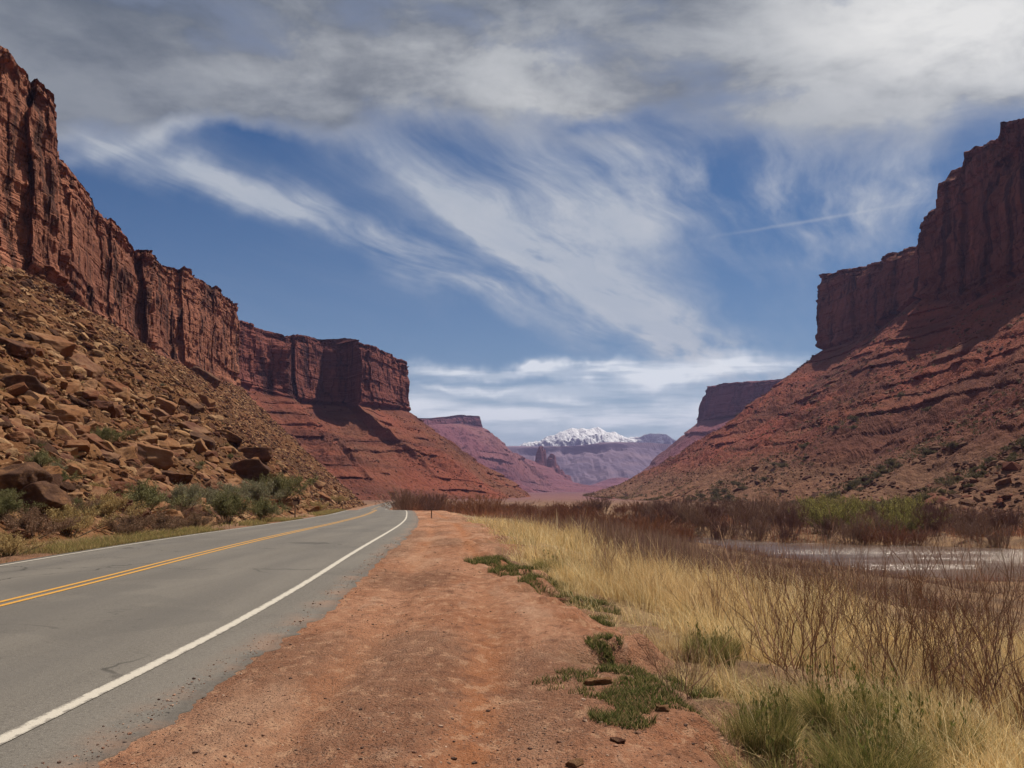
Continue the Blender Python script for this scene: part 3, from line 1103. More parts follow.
def rock_shape(sub, seed, planes=11, sx=1, sy=.8, sz=.55, soft=.04, rough=.05):
    r = np.random.default_rng(seed)
    D, F = ico(sub)
    nrm = r.normal(size=(planes, 3)); nrm /= np.linalg.norm(nrm, axis=1)[:, None]
    # joint planes: favour a boxy, slabby block
    ax = np.array([[1, .1, .05], [-1, .1, 0], [0, 1, .1], [.1, -1, 0], [.05, 0, 1], [0, .1, -1]]) + r.normal(size=(6, 3)) * .16
    ax /= np.linalg.norm(ax, axis=1)[:, None]
    nrm = np.r_[nrm, ax]
    dist = np.r_[r.uniform(.72, 1.05, planes), r.uniform(.6, .8, 6)]
    dots = D @ nrm.T
    rad = np.where(dots > .05, dist / np.maximum(dots, .05), 9)
    k = 1 / soft
    m = rad.min(1)
    rad = m - soft * np.log(np.exp(-k * (rad - m[:, None])).sum(1))
    V = D * np.clip(rad, .25, 1.3)[:, None]
    V = V * np.array([sx, sy, sz])
    if rough:
        n = fbm(V[:, 0] * 2.2, V[:, 1] * 2.2, V[:, 2] * 4.0, seed, 4)
        V = V + D * (rough * n)[:, None]
    return V, F


def build_rocks(VA, nt):
    """blocks lying on the left talus: the largest in view are things, the rest is rubble"""
    r = np.random.default_rng(5)
    bvh = BVHTree.FromPolygons([tuple(v) for v in VA.reshape(-1, 3)], [tuple(f) for f in grid_faces(VA.shape[0], VA.shape[1])])
    def hit(px, py):
        d = ray(px, py).normalized()
        loc, nor, i, dist = bvh.ray_cast(Vector((0, 0, EYE)), d)
        return loc, nor, dist
    meshes = []
    for i in range(14):
        sz = [.42, .55, .34, .6, .48, .3, .5, .4, .65, .36, .52, .45, .28, .58][i]
        V, F = rock_shape(5, 900 + i, 9 + i % 5, 1, r.uniform(.55, .95), sz, .013, .055)
        meshes.append(mesh_np('boulder', V, F, M['boulder'], True, link=False))
    for me in meshes:
        a = me.attributes.new('tint', 'FLOAT', 'POINT')
    down = None
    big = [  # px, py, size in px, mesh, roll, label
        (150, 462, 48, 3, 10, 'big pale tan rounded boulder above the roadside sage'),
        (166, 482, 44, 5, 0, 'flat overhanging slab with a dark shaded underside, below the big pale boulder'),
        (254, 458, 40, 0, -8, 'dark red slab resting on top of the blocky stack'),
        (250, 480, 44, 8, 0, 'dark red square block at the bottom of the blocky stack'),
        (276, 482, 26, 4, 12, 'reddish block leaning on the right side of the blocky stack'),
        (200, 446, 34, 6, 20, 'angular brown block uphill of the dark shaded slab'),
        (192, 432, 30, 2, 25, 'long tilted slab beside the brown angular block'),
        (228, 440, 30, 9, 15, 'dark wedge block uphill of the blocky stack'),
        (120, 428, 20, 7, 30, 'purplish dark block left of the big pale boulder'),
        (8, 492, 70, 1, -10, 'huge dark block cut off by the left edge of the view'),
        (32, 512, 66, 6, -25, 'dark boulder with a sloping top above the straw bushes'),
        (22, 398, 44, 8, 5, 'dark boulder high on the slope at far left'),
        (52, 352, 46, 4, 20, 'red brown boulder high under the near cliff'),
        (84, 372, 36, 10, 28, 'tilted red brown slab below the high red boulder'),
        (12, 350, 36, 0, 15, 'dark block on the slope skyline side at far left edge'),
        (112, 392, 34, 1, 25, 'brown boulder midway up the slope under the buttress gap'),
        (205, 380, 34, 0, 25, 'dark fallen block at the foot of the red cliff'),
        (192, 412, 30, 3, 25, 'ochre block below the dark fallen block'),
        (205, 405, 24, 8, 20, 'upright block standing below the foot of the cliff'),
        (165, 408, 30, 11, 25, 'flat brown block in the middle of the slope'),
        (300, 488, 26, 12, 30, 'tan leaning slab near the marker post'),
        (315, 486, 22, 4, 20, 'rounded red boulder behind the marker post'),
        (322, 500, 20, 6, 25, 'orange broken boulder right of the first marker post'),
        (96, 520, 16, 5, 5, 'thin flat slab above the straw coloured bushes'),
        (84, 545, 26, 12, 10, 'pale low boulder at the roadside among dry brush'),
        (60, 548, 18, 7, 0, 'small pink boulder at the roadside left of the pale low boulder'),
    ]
    cnt = 0
    placed = []
    def place(loc, size, me, rz, tilt, label, group=None):
        nonlocal cnt
        o = bpy.data.objects.new('boulder', me)
        COL.objects.link(o)
        o.scale = (size, size, size)
        o.rotation_euler = (R(tilt[0]), R(tilt[1]), rz)
        o.location = loc
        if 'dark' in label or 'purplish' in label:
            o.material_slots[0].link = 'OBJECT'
            o.material_slots[0].material = M['varnish_shade']
        tag(o, label, 'boulder', None, group)
        placed.append((loc, size))
        return o
    for (px, py, sp, mi, roll, label) in big:
        loc, nor, dist = hit(px, py)
        if loc is None:
            continue
        size = sp / 2 / FPX * dist * 1.12
        place(Vector((loc.x, loc.y, loc.z + size * .12)), size, meshes[mi], r.uniform(-.5, .5), (r.uniform(-8, 8), roll), label)
    # scatter
    nrow = VA.shape[0]
    N = 150000
    ri = r.integers(0, nrow - 1, N); ci = r.integers(1, nt - 3, N)
    Pp = VA[ri, ci] + (VA[ri + 1, ci + 1] - VA[ri, ci]) * r.uniform(0, 1, (N, 1))
    dist = np.linalg.norm(Pp - np.array([0, 0, EYE]), axis=1)
    az = np.arctan2(Pp[:, 0], Pp[:, 1])
    ok = (np.abs(az) < 1.15) & (dist > 12) & (Pp[:, 1] > 3)
    dens = .3 + .7 * ss(vn(Pp[:, 0] / 9, Pp[:, 1] / 9, Pp[:, 2] / 9, 700) + .4 * vn(Pp[:, 0] / 3, Pp[:, 1] / 3, 0, 701), -.7, .6)
    ok &= r.uniform(0, 1, N) < dens
    Pp, dist, az = Pp[ok], dist[ok], az[ok]
    # physical sizes follow a power law, a little bigger low down
    sz = .16 * (r.uniform(0.002, 1, len(Pp)) ** (-1 / 1.95))
    sz = np.clip(sz, .15, 1.35)
    sz = np.minimum(sz, dist * .021)
    sz = np.maximum(sz, dist * .0027)
    app = sz / dist
    order = np.argsort(-app)
    nbig = 0
    groups = [('tan sandstone block strewn over the lower left talus', 'sandstone blocks low on the left talus'),
              ('tan sandstone block strewn over the upper left talus', 'sandstone blocks high on the left talus')]
    used = np.zeros(len(Pp), bool)
    gv = bpy.context
    for i in order:
        if nbig >= 265:
            break
        if abs(az[i]) > .56:
            continue
        loc = Vector(Pp[i])
        # seen from the road, not hidden behind another
        d = (loc + Vector((0, 0, sz[i] * .5)) - Vector((0, 0, EYE)))
        l2, _n, _i, dd = bvh.ray_cast(Vector((0, 0, EYE)), d.normalized())
        if l2 is not None and dd < d.length - sz[i] * 1.5:
            continue
        if any((loc - q).length < (s + sz[i]) * .62 for q, s in placed):
            continue
        used[i] = True
        nbig += 1
        g = groups[0] if loc.z < 13 else groups[1]
        place(loc + Vector((0, 0, sz[i] * r.uniform(-.18, .10))), float(sz[i]), meshes[int(r.integers(0, 14))], r.uniform(0, 6.28), (r.uniform(-14, 14), 24 + r.uniform(-16, 12)), g[0], g[1])
    rest = order[~used[order]][:46000]
    Vs, Fs, Cs, off = [], [], [], 0
    shapes = [rock_shape(2, 950 + i, 7, 1, .75, [.4, .5, .3, .6, .45, .35][i], .03, .03) for i in range(6)]
    small = [rock_shape(1, 960 + i, 6, 1, [.6, .8][i % 2], [.4, .5, .3, .6, .45, .35][i], .03, 0) for i in range(6)]
    pal = np.array([(.20, .098, .045), (.27, .150, .074), (.155, .064, .032), (.10, .040, .023), (.33, .200, .11), (.06, .029, .019)])
    for j, i in enumerate(rest):
        V, F = (shapes if j < 4500 else small)[j % 6]
        a = r.uniform(0, 6.28); b = R(26 + r.uniform(-22, 18))
        m = np.array(Euler((R(r.uniform(-15, 15)), b, a if r.uniform() < .4 else r.uniform(-.6, .6))).to_matrix())
        s = sz[i] * .85
        Vs.append((V * s) @ m.T + Pp[i] + np.array([0, 0, s * .12])); Fs.append(F + off); off += len(V)
        Cs.append(np.repeat((pal[int(r.integers(0, 6))] * r.uniform(.75, 1.1))[None], len(V), 0))
    o = mesh_np('rubble', np.concatenate(Vs), np.concatenate(Fs), M['rubble'], False, cols=np.concatenate(Cs))
    tag(o, 'small broken stones covering the left talus slope', 'rubble', 'stuff')
    return bvh, hit


def build_debris(VW, nt, n, seed, pal, label):
    r = np.random.default_rng(seed)
    ri = r.integers(0, VW.shape[0] - 1, n * 4); ci = (r.uniform(0, 1, n * 4) ** 1.2 * (nt - 8)).astype(int) + 3
    Q = VW[ri, ci]
    az = np.arctan2(Q[:, 0], Q[:, 1])
    ok = (np.abs(az) < .6) & (r.uniform(0, 1, len(Q)) < ss(vn(Q[:, 0] / 30, Q[:, 1] / 30, 0, seed) + .5 * vn(Q[:, 0] / 9, Q[:, 1] / 9, 0, seed + 1), -.5, .5))
    Q = Q[ok][:n]
    sz = np.clip(.55 * r.uniform(.01, 1, len(Q)) ** (-1 / 2.6), .5, 3.2)
    sz = np.maximum(sz, np.linalg.norm(Q, axis=1) * .0013)
    shapes = [rock_shape(1, 880 + i, 6, 1, .75, [.5, .65, .4, .6][i], .03, .0) for i in range(4)]
    Vs, Fs, Cs, off = [], [], [], 0
    pal = np.array(pal)
    for j in range(len(Q)):
        V, F = shapes[j % 4]
        m = np.array(Euler((r.uniform(-.3, .3), r.uniform(-.6, .6), r.uniform(0, 6.28))).to_matrix())
        Vs.append((V * sz[j]) @ m.T + Q[j]); Fs.append(F + off); off += len(V)
        Cs.append(np.repeat((pal[int(r.integers(0, len(pal)))] * r.uniform(.75, 1.15))[None], len(V), 0))
    o = mesh_np('rubble', np.concatenate(Vs), np.concatenate(Fs), M['rubble'], False, cols=np.concatenate(Cs))
    tag(o, label, 'rubble', 'stuff')


def build_gravel():
    r = np.random.default_rng(77)
    shapes = [rock_shape(1, 970 + i, 6, 1, .8, .6, .05, .02) for i in range(5)]
    n = 13000
    y = 4.2 + 26 * r.uniform(0, 1, n) ** 2.1
    x = XR(y) + .55 + r.uniform(0, 1, n) ** .9 * (XE(y) - XR(y) + .9)
    x[:1500] = XR(y[:1500]) + .80 + r.normal(size=1500) * .16
    s = .0055 * (r.uniform(.015, 1, n) ** (-1 / 2.6)); s = np.clip(s, .0055, .032)
    keep = r.uniform(0, 1, n) < ss(vn(x * .7, y * .35, 0, 51), -.7, .6)
    keep[:1500] = True
    z = ground_h(x, y) + np.where(x - XR(y) < .82, .055, 0)
    Vs, Fs, Cs, off = [], [], [], 0
    pal = np.array([(.16, .10, .08), (.36, .21, .15), (.42, .29, .22), (.25, .14, .10), (.10, .065, .055)])
    for i in np.nonzero(keep)[0]:
        V, F = shapes[i % 5]
        a = r.uniform(0, 6.28); c, q = math.cos(a), math.sin(a)
        W = V * s[i]
        W = np.stack([W[:, 0] * c - W[:, 1] * q, W[:, 0] * q + W[:, 1] * c, W[:, 2]], 1) + np.array([x[i], y[i], z[i] + s[i] * .15])
        Vs.append(W); Fs.append(F + off); off += len(V)
        Cs.append(np.repeat(pal[int(r.integers(0, 5))][None], len(V), 0))
    o = mesh_np('gravel', np.concatenate(Vs), np.concatenate(Fs), M['rubble'], False, cols=np.concatenate(Cs))
    tag(o, 'loose gravel on the red dirt pull-off', 'gravel', 'stuff')
    # a few stones along the grassy edge of the pull-off
    for i, (px, py, d, sp, lab) in enumerate([(598, 684, 0, 34, 'flat tan stone in the low green growth'), (662, 710, 0, 22, 'small rounded stone below the green patch'),
                                              (556, 584, 0, 30, 'flat stone with a dark broken edge, at the rim of the pull-off'), (575, 765, 0, 26, 'half buried red stone in the dirt in front'),
                                              (618, 742, 0, 20, 'red clod at the crumbling edge in front')]):
        rr = ray(px, py); k = 3.0
        for _ in range(400):
            pt = Vector((0, 0, EYE)) + rr * k
            if pt.z < ground_h(pt.x, pt.y): break
            k += .03
        V, F = rock_shape(4, 990 + i, 9, 1, .7, .35, .05, .06)
        me = mesh_np('stone', V, F, M['boulder'], True, link=False)
        o = bpy.data.objects.new('stone', me); COL.objects.link(o)
        s = sp / 2 / FPX * k
        o.scale = (s, s, s); o.location = (pt.x, pt.y, float(ground_h(pt.x, pt.y)) + s * .06); o.rotation_euler = (0, 0, i * 1.3)
        tag(o, lab, 'stone')


# ------------------------------------------------------------------ plants
def blades(Pb, h, w, lean, col, ang=None, segs=4, bend=1.7, tipcol=None, r=rng):
    """curved tapering blades; returns V, F, C"""
    n = len(Pb)
    t = np.linspace(0, 1, segs)
    ang = r.uniform(0, np.pi, n) if ang is None else ang
    wx, wy = np.cos(ang), np.sin(ang)
    L = lean
    drop = np.hypot(L[:, 0], L[:, 1]) / np.maximum(h, 1e-4)
    V = np.zeros((n, segs, 2, 3)); C = np.zeros((n, segs, 2, 3))
    for i, a in enumerate(t):
        c = Pb + np.stack([L[:, 0] * a ** bend, L[:, 1] * a ** bend, h * (a - .28 * np.clip(drop, 0, 1.4) * a ** 2.4)], 1)
        hw = (w * (1 - a) ** .7 * .5 + w * .05)[:, None]
        o = np.stack([wx, wy, 0 * wx], 1) * hw
        V[:, i, 0] = c - o; V[:, i, 1] = c + o
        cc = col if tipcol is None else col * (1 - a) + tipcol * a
        C[:, i, 0] = cc; C[:, i, 1] = cc
    base = np.arange(n)[:, None] * segs * 2 + np.arange(segs - 1)[None, :] * 2
    F = np.stack([base, base + 1, base + 3, base + 2], -1).reshape(-1, 4)
    return V.reshape(-1, 3), F, C.reshape(-1, 3)


def tubes(Pt, Rd, col, sides=3):
    """Pt (n,k,3) paths, Rd (n,k) radii"""
    n, k, _ = Pt.shape
    d = Pt[:, -1] - Pt[:, 0]
    d /= np.maximum(np.linalg.norm(d, axis=1)[:, None], 1e-6)
    ref = np.where(np.abs(d[:, 2:3]) > .9, np.array([[1., 0, 0]]), np.array([[0, 0, 1.]]))
    a = np.cross(d, ref); a /= np.linalg.norm(a, axis=1)[:, None]
    b = np.cross(d, a)
    th = np.arange(sides) * 2 * np.pi / sides
    ring = a[:, None, None, :] * np.cos(th)[None, None, :, None] + b[:, None, None, :] * np.sin(th)[None, None, :, None]
    V = Pt[:, :, None, :] + ring * Rd[:, :, None, None]
    i = np.arange(n)[:, None, None] * k * sides + np.arange(k - 1)[None, :, None] * sides
    j = np.arange(sides)[None, None, :]; j2 = (j + 1) % sides
    F = np.stack([i + j, i + j2, i + sides + j2, i + sides + j], -1).reshape(-1, 4)
    C = np.repeat(col[:, None, :], k * sides, 1).reshape(-1, 3)
    return V.reshape(-1, 3), F, C


def join(parts):
    Vs, Fs, Cs, off = [], [], [], 0
    for V, F, C in parts:
        Vs.append(V); Fs.append(F + off); Cs.append(C); off += len(V)
    return np.concatenate(Vs), np.concatenate(Fs), np.concatenate(Cs)


def branchlets(r, Pt, Rd, per, length, spread, k=4, rs=.5, up=.35, lo=.25):
    """side shoots from each path of Pt"""
    n, kk, _ = Pt.shape
    t = r.uniform(lo, .97, (n, per))
    seg = t * (kk - 1); i = np.floor(seg).astype(int); f = (seg - i)[..., None]
    ar = np.arange(n)[:, None]
    p0 = Pt[ar, i] * (1 - f) + Pt[ar, np.minimum(i + 1, kk - 1)] * f
    dr = Pt[ar, np.minimum(i + 1, kk - 1)] - Pt[ar, i]
    dr = dr / np.maximum(np.linalg.norm(dr, axis=-1, keepdims=True), 1e-6)
    dd = dr + r.normal(size=dr.shape) * spread + np.array([0, 0, up])
    dd = dd / np.linalg.norm(dd, axis=-1, keepdims=True)
    L = length * r.uniform(.5, 1.2, (n, per)) * (1.15 - .6 * t)
    p0, dd, L = p0.reshape(-1, 3), dd.reshape(-1, 3), L.reshape(-1)
    a = np.linspace(0, 1, k)
    Q = p0[:, None, :] + dd[:, None, :] * (L[:, None] * a)[..., None]
    Q[:, :, 2] += (.12 * L[:, None] * a ** 2)
    Q[:, 1:] += r.normal(size=Q[:, 1:].shape) * (.03 * L)[:, None, None]
    R0 = (Rd[ar, i].reshape(-1)) * rs
    return Q, R0[:, None] * (1 - .6 * a)[None, :]


def stems(r, n, h, spread, rad, k=6, base_r=.15, wob=.04, up=1.0):
    az = r.uniform(0, 6.283, n)
    tilt = np.abs(r.normal(size=n)) * spread
    H = h * r.uniform(.55, 1.05, n)
    a = np.linspace(0, 1, k)
    p0 = np.stack([np.cos(az) * base_r * r.uniform(0, 1, n), np.sin(az) * base_r * r.uniform(0, 1, n), -.05 + 0 * az], 1)
    out = np.tan(np.clip(tilt, 0, 1.2))
    Q = np.zeros((n, k, 3))
    Q[:, :, 0] = p0[:, 0:1] + np.cos(az)[:, None] * out[:, None] * H[:, None] * a * (.7 + .3 * a)
    Q[:, :, 1] = p0[:, 1:2] + np.sin(az)[:, None] * out[:, None] * H[:, None] * a * (.7 + .3 * a)
    Q[:, :, 2] = p0[:, 2:3] + H[:, None] * a * up
    Q[:, 1:] += np.cumsum(r.normal(size=(n, k - 1, 3)), 1) * wob * h * .5
    return Q, rad * r.uniform(.6, 1.2, n)[:, None] * (1 - .75 * a)[None, :]


def tint(r, n, cols, jit=.18):
    c = np.array(cols)[r.integers(0, len(cols), n)]
    return c * (1 + jit * r.normal(size=(n, 1))).clip(.4, 1.7)


TW = [(.30, .17, .11), (.24, .125, .08), (.36, .23, .15), (.18, .10, .07)]
TWR = [(.21, .090, .055), (.25, .115, .07), (.16, .07, .05)]


def bare_shrub(seed, h, n, spread, cols=TW, dens=1.0, rad=.011):
    r = np.random.default_rng(seed)
    Q, Rd = stems(r, n, h, spread, rad, 7, .5, .06)
    B, Rb = branchlets(r, Q, Rd, int(6 * dens), h * .36, .42, 4, .5)
    D, Rdd = branchlets(r, B, Rb, int(3 * dens), h * .15, .5, 3, .55)
    mn = .0016
    return join([tubes(Q, np.maximum(Rd, mn), tint(r, len(Q), cols)), tubes(B, np.maximum(Rb, mn), tint(r, len(B), cols)), tubes(D, np.maximum(Rdd, mn), tint(r, len(D), cols))])


def leaf_quads(r, C, size, cols, upbias=.5, jit=.22):
    n = len(C)
    d = r.normal(size=(n, 3)); d[:, 2] = np.abs(d[:, 2]) + upbias
    d /= np.linalg.norm(d, axis=1)[:, None]
    w = np.cross(d, r.normal(size=(n, 3))); w /= np.linalg.norm(w, axis=1)[:, None]
    s = size * r.uniform(.6, 1.4, (n, 1))
    wd = w * s * .15
    V = np.stack([C - wd * .4, C + d * s * .55 - wd, C + d * s, C + d * s * .5 + wd], 1).reshape(-1, 3)
    F = np.arange(n * 4).reshape(-1, 4)
    return V, F, np.repeat(tint(r, n, cols, jit), 4, 0)


def sage_mesh(seed, w, h, n, leaf, cols, name, flat=.0):
    r = np.random.default_rng(seed)
    Q, Rd = stems(r, 34, h * .9, .62 * w / h, .012, 5, .12 * w, .03)
    B, Rb = branchlets(r, Q, Rd, 7, h * .42, .4, 4, .6, .45, .35)
    tips = B[:, 1:, :].reshape(-1, 3)
    k = r.integers(0, len(tips), n)
    C = tips[k] + r.normal(size=(n, 3)) * h * .045
    C[:, 2] = np.maximum(C[:, 2], .02)
    parts = [tubes(Q, np.maximum(Rd, .003), tint(r, len(Q), [(.10, .075, .05)])), tubes(B, np.maximum(Rb, .0025), tint(r, len(B), [(.12, .09, .06)])), leaf_quads(r, C, leaf, cols)]
    return parts


def plant(name, parts_wood, parts_leaf):
    """mesh with two material slots: wood first, leaves second"""
    V, F, C = join(parts_wood + parts_leaf)
    me = mesh_np(name, V, F, M['twig'], False, link=False, cols=C)
    if parts_leaf:
        me.materials.append(M['leaf'])
        nw = sum(len(p[1]) for p in parts_wood)
        mi = np.zeros(len(F), np.int32); mi[nw:] = 1
        me.polygons.foreach_set('material_index', mi)
    return me


def put_plant(name, me, loc, s, rz, label, cat, group=None, sz=None):
    o = bpy.data.objects.new(name, me); COL.objects.link(o)
    o.location = loc; o.scale = (s, s, s if sz is None else sz); o.rotation_euler = (0, 0, rz)
    return tag(o, label, cat, None, group)


def build_grass():
    r = np.random.default_rng(21)
    straw = np.array([(.76, .57, .28), (.84, .67, .37), (.66, .47, .21), (.56, .37, .17), (.88, .75, .47)])
    # --- tall dry grass on the river-side bank
    N = 520000
    d = 3.6 * (70 / 3.6) ** r.uniform(0, 1, N)
    az = r.uniform(-.12, .68, N)
    x, y = d * np.sin(az), d * np.cos(az)
    e = x - XE(np.clip(y, -30, 500))
    wid = 3.6 + 5.0 * ss(y, 26, 8) + 1.2 * vn(x * 0, y * .15, 0, 71)
    clump = .5 + .5 * fbm(x * .55, y * .55, 0, 72, 3)
    prob = ss(e, .25, 1.3) * (1 - ss(e, wid, wid + 3.2)) * ss(clump, .30, .60)
    prob = np.maximum(prob, ss(e, .5, 1.6) * (1 - ss(e, 9, 15)) * .35 * ss(clump, .35, .7) * (y < 22))
    bare = np.exp(-(((x - 1.9) / .75) ** 2 + ((y - 7.4) / .8) ** 2))
    prob = np.maximum(prob, ss(e, .8, 2.0) * (1 - ss(e, 9, 15)) * .85 * ss(clump, .30, .58) * ss(y, 30, 18))
    prob *= 1 - .92 * ss(bare, .2, .7)
    # dark hollow under the green weeds in front
    hol = np.exp(-(((x - 2.15) / .75) ** 2 + ((y - 5.6) / .55) ** 2))
    prob *= 1 - .9 * ss(hol, .25, .7)
    keep = r.uniform(0, 1, N) < prob * np.clip(.55 + d / 40, 0, 1) * .95
    x, y, e, d, clump = x[keep], y[keep], e[keep], d[keep], clump[keep]
    n = len(x)
    z = ground_h(x, y)
    h = (.22 + .40 * ss(e, .3, 2.2) + .25 * ss(y, 14, 26)) * r.uniform(.45, 1.15, n) * (.65 + .7 * clump)
    h = np.where(r.uniform(0, 1, n) < .05, h * 1.35, h)
    # clumps lean together, mostly downwind to the left
    cs = .42
    gx, gy = np.floor(x / cs), np.floor(y / cs)
    tx = (gx + .5 + .6 * (_h(gx, gy, gx * 0, 76) - .5)) * cs
    ty = (gy + .5 + .6 * (_h(gx, gy, gx * 0, 77) - .5)) * cs
    tall = .55 + .75 * _h(gx, gy, gx * 0, 78)
    rr = np.hypot(x - tx, y - ty)
    h = h * tall * (1.12 - .75 * np.clip(rr / cs, 0, .8))
    wind = 2.6 + 1.6 * fbm(x * .8, y * .8, 0, 73, 2) + r.normal(size=n) * .8
    lx = (x - tx) / cs * 1.5 + .45 * np.cos(wind); ly = (y - ty) / cs * 1.5 + .45 * np.sin(wind)
    la = np.arctan2(ly, lx) + r.normal(size=n) * .35
    lm = h * np.abs(r.normal(.5, .34, n))
    flat = r.uniform(0, 1, n) < .10
    lm = np.where(flat, lm + .25 * r.uniform(.4, 1.6, n), lm); h = np.where(flat, h * .4, h)
    low = ss(e, .9, .2)
    lm = lm * (1 + .8 * low)
    w = np.maximum(.0036 + .0015 * r.uniform(0, 1, n), d * .00042)
    c = straw[r.integers(0, 5, n)] * r.uniform(.6, 1.1, (n, 1)) * (.90 + .3 * _h(gx, gy, gx * 0, 79))[:, None]
    red = ss(vn(x * .3, y * .3, 0, 74), .15, .6)[:, None]
    c = c * (1 - .3 * red) + np.array([.36, .19, .10]) * .3 * red
    gr = (ss(vn(x * .45, y * .45, 0, 75), .05, .45) * (r.uniform(0, 1, n) < .25))[:, None]
    c = c * (1 - .8 * gr) + np.array([.13, .135, .045]) * .8 * gr
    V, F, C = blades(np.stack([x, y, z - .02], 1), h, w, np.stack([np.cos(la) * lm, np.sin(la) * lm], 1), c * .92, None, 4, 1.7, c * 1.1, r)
    print('dry grass blades', n)
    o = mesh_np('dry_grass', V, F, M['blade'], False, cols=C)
    tag(o, 'tall straw coloured dry grass along the river side of the pull-off', 'grass', 'stuff')

    # --- green low growth at the edge
    cl = [(494, 561, .7, .5), (512, 570, .5, .4), (545, 584, .5, .3), (562, 590, .4, .3), (588, 606, .35, .25), (600, 622, .25, .2), (608, 642, .25, .15), (596, 684, .55, .30), (634, 676, .30, .16), (650, 700, .40, .20), (612, 645, .16, .10), (560, 588, .5, .25), (600, 610, .35, .2), (510, 566, .7, .35), (622, 720, .25, .15), (588, 604, .3, .3), (690, 690, .25, .2)]
    X, Y = [], []
    for (px, py, rx, ry) in cl:
        rr = ray(px, py); k = 3.0
        for _ in range(900):
            pt = Vector((0, 0, EYE)) + rr * k
            if pt.z < ground_h(pt.x, pt.y): break
            k += .03
        m = int(4200 * (rx + .1))
        a = r.uniform(0, 6.28, m); q = np.sqrt(r.uniform(0, 1, m))
        X.append(pt.x + np.cos(a) * q * rx); Y.append(pt.y + np.sin(a) * q * ry * 1.8)
    x, y = np.concatenate(X), np.concatenate(Y)
    kp = vn(x * 6, y * 5, 0, 79) + .5 * vn(x * 17, y * 15, 0, 80) > -.25
    x, y = x[kp], y[kp]
    n = len(x)
    h = r.uniform(.02, .085, n) * (1 + .06 * (y - 7).clip(0, 20))
    la = r.uniform(0, 6.28, n)
    c = tint(r, n, [(.085, .11, .03), (.115, .14, .04), (.07, .085, .028), (.20, .18, .07), (.34, .27, .13)])
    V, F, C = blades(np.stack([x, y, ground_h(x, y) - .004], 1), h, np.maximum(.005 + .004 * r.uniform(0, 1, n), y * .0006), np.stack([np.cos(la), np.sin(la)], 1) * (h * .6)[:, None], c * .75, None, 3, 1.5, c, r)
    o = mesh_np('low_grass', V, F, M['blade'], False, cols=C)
    tag(o, 'low dark green growth in patches at the rim of the pull-off', 'ground cover', 'stuff')

    # --- thin strip along the left edge of the road, and the far right verge
    N = 90000
    y = 9 * (115 / 9) ** r.uniform(0, 1, N)
    off = np.abs(r.normal(0, .9, N))
    x = XR(y) - 7.36 - off
    cl2 = fbm(x * .5, y * .25, 0, 81, 3)
    keep = r.uniform(0, 1, N) < ss(cl2, -.55, .4) * np.exp(-off * .5)
    x, y, off = x[keep], y[keep], off[keep]; n = len(x)
    h = r.uniform(.08, .32, n) * (.6 + .5 * ss(off, .1, .8))
    la = r.uniform(0, 6.28, n)
    c = tint(r, n, [(.36, .30, .12), (.45, .34, .16), (.22, .22, .08), (.30, .22, .10)])
    V, F, C = blades(np.stack([x, y, ground_h(x, y) - .01], 1), h, np.maximum(.006, y * .0005), np.stack([np.cos(la), np.sin(la)], 1) * (h * .5)[:, None], c * .75, None, 3, 1.5, c, r)
    o = mesh_np('verge_grass', V, F, M['blade'], False, cols=C)
    tag(o, 'thin yellow green verge grass between the road and the talus', 'grass', 'stuff')

    # --- reddish willow and tamarisk whips covering the flood plain
    N = 150000
    d = 8 * (190 / 8) ** r.uniform(0, 1, N)
    az = r.uniform(-.16, .66, N)
    x, y = d * np.sin(az), d * np.cos(az)
    e = x - XE(np.clip(y, -30, 500))
    rd = river_d(x, y)
    cl3 = .5 + .5 * fbm(x * .16, y * .16, 0, 91, 3)
    prob = ss(e, 4.0 + 6 * ss(y, 30, 12), 8.5 + 7 * ss(y, 30, 12)) * ss(rd, .2, 3.0) * ss(cl3, .22, .58)
    prob = prob * np.where(y < 95, .25 + .75 * ss(rd, 0, 8), 1) * ss(rd, 0, 1.5)
    prob = np.where(y > 84, ss(e, 1, 6) * ss(rd, 0, 3) * ss(cl3, .1, .4) * 1.2, prob)
    mid = ss(e, 3, 6) * (1 - ss(x / y, .17, .25)) * ss(y, 17, 24) * (1 - ss(y, 78, 92)) * ss(rd, 0, 3) * ss(cl3, .15, .45)
    prob = np.maximum(prob, mid)
    keep = r.uniform(0, 1, N) < prob * .9 * np.clip(d / 22, .22, 1)
    x, y, e, d, cl3 = x[keep], y[keep], e[keep], d[keep], cl3[keep]; n = len(x)
    h = (.28 + .55 * cl3 + .75 * mid[keep] + .8 * ss(y, 80, 110)) * r.uniform(.5, 1.15, n) * (.75 + .35 * ss(e, 3, 10))
    la = r.uniform(0, 6.28, n)
    lm = h * np.abs(r.normal(.22, .15, n))
    hue = ss(vn(x * .07, y * .07, 0, 92), -.3, .4)[:, None]
    c = tint(r, n, TWR) * (1 - hue) + tint(r, n, [(.16, .10, .085), (.22, .15, .11), (.13, .075, .06)]) * hue
    V, F, C = blades(np.stack([x, y, ground_h(x, y) - .03], 1), h, np.maximum(.006, d * .00055), np.stack([np.cos(la) * lm, np.sin(la) * lm], 1), c * (1 + .5 * ss(y, 70, 100))[:, None], None, 4, 1.3, c * 1.35, r)
    print('whips', n)
    o = mesh_np('willow_undergrowth', V, F, M['blade'], False, cols=C)
    tag(o, 'thicket of reddish bare willow whips on the flood plain', 'undergrowth', 'stuff')


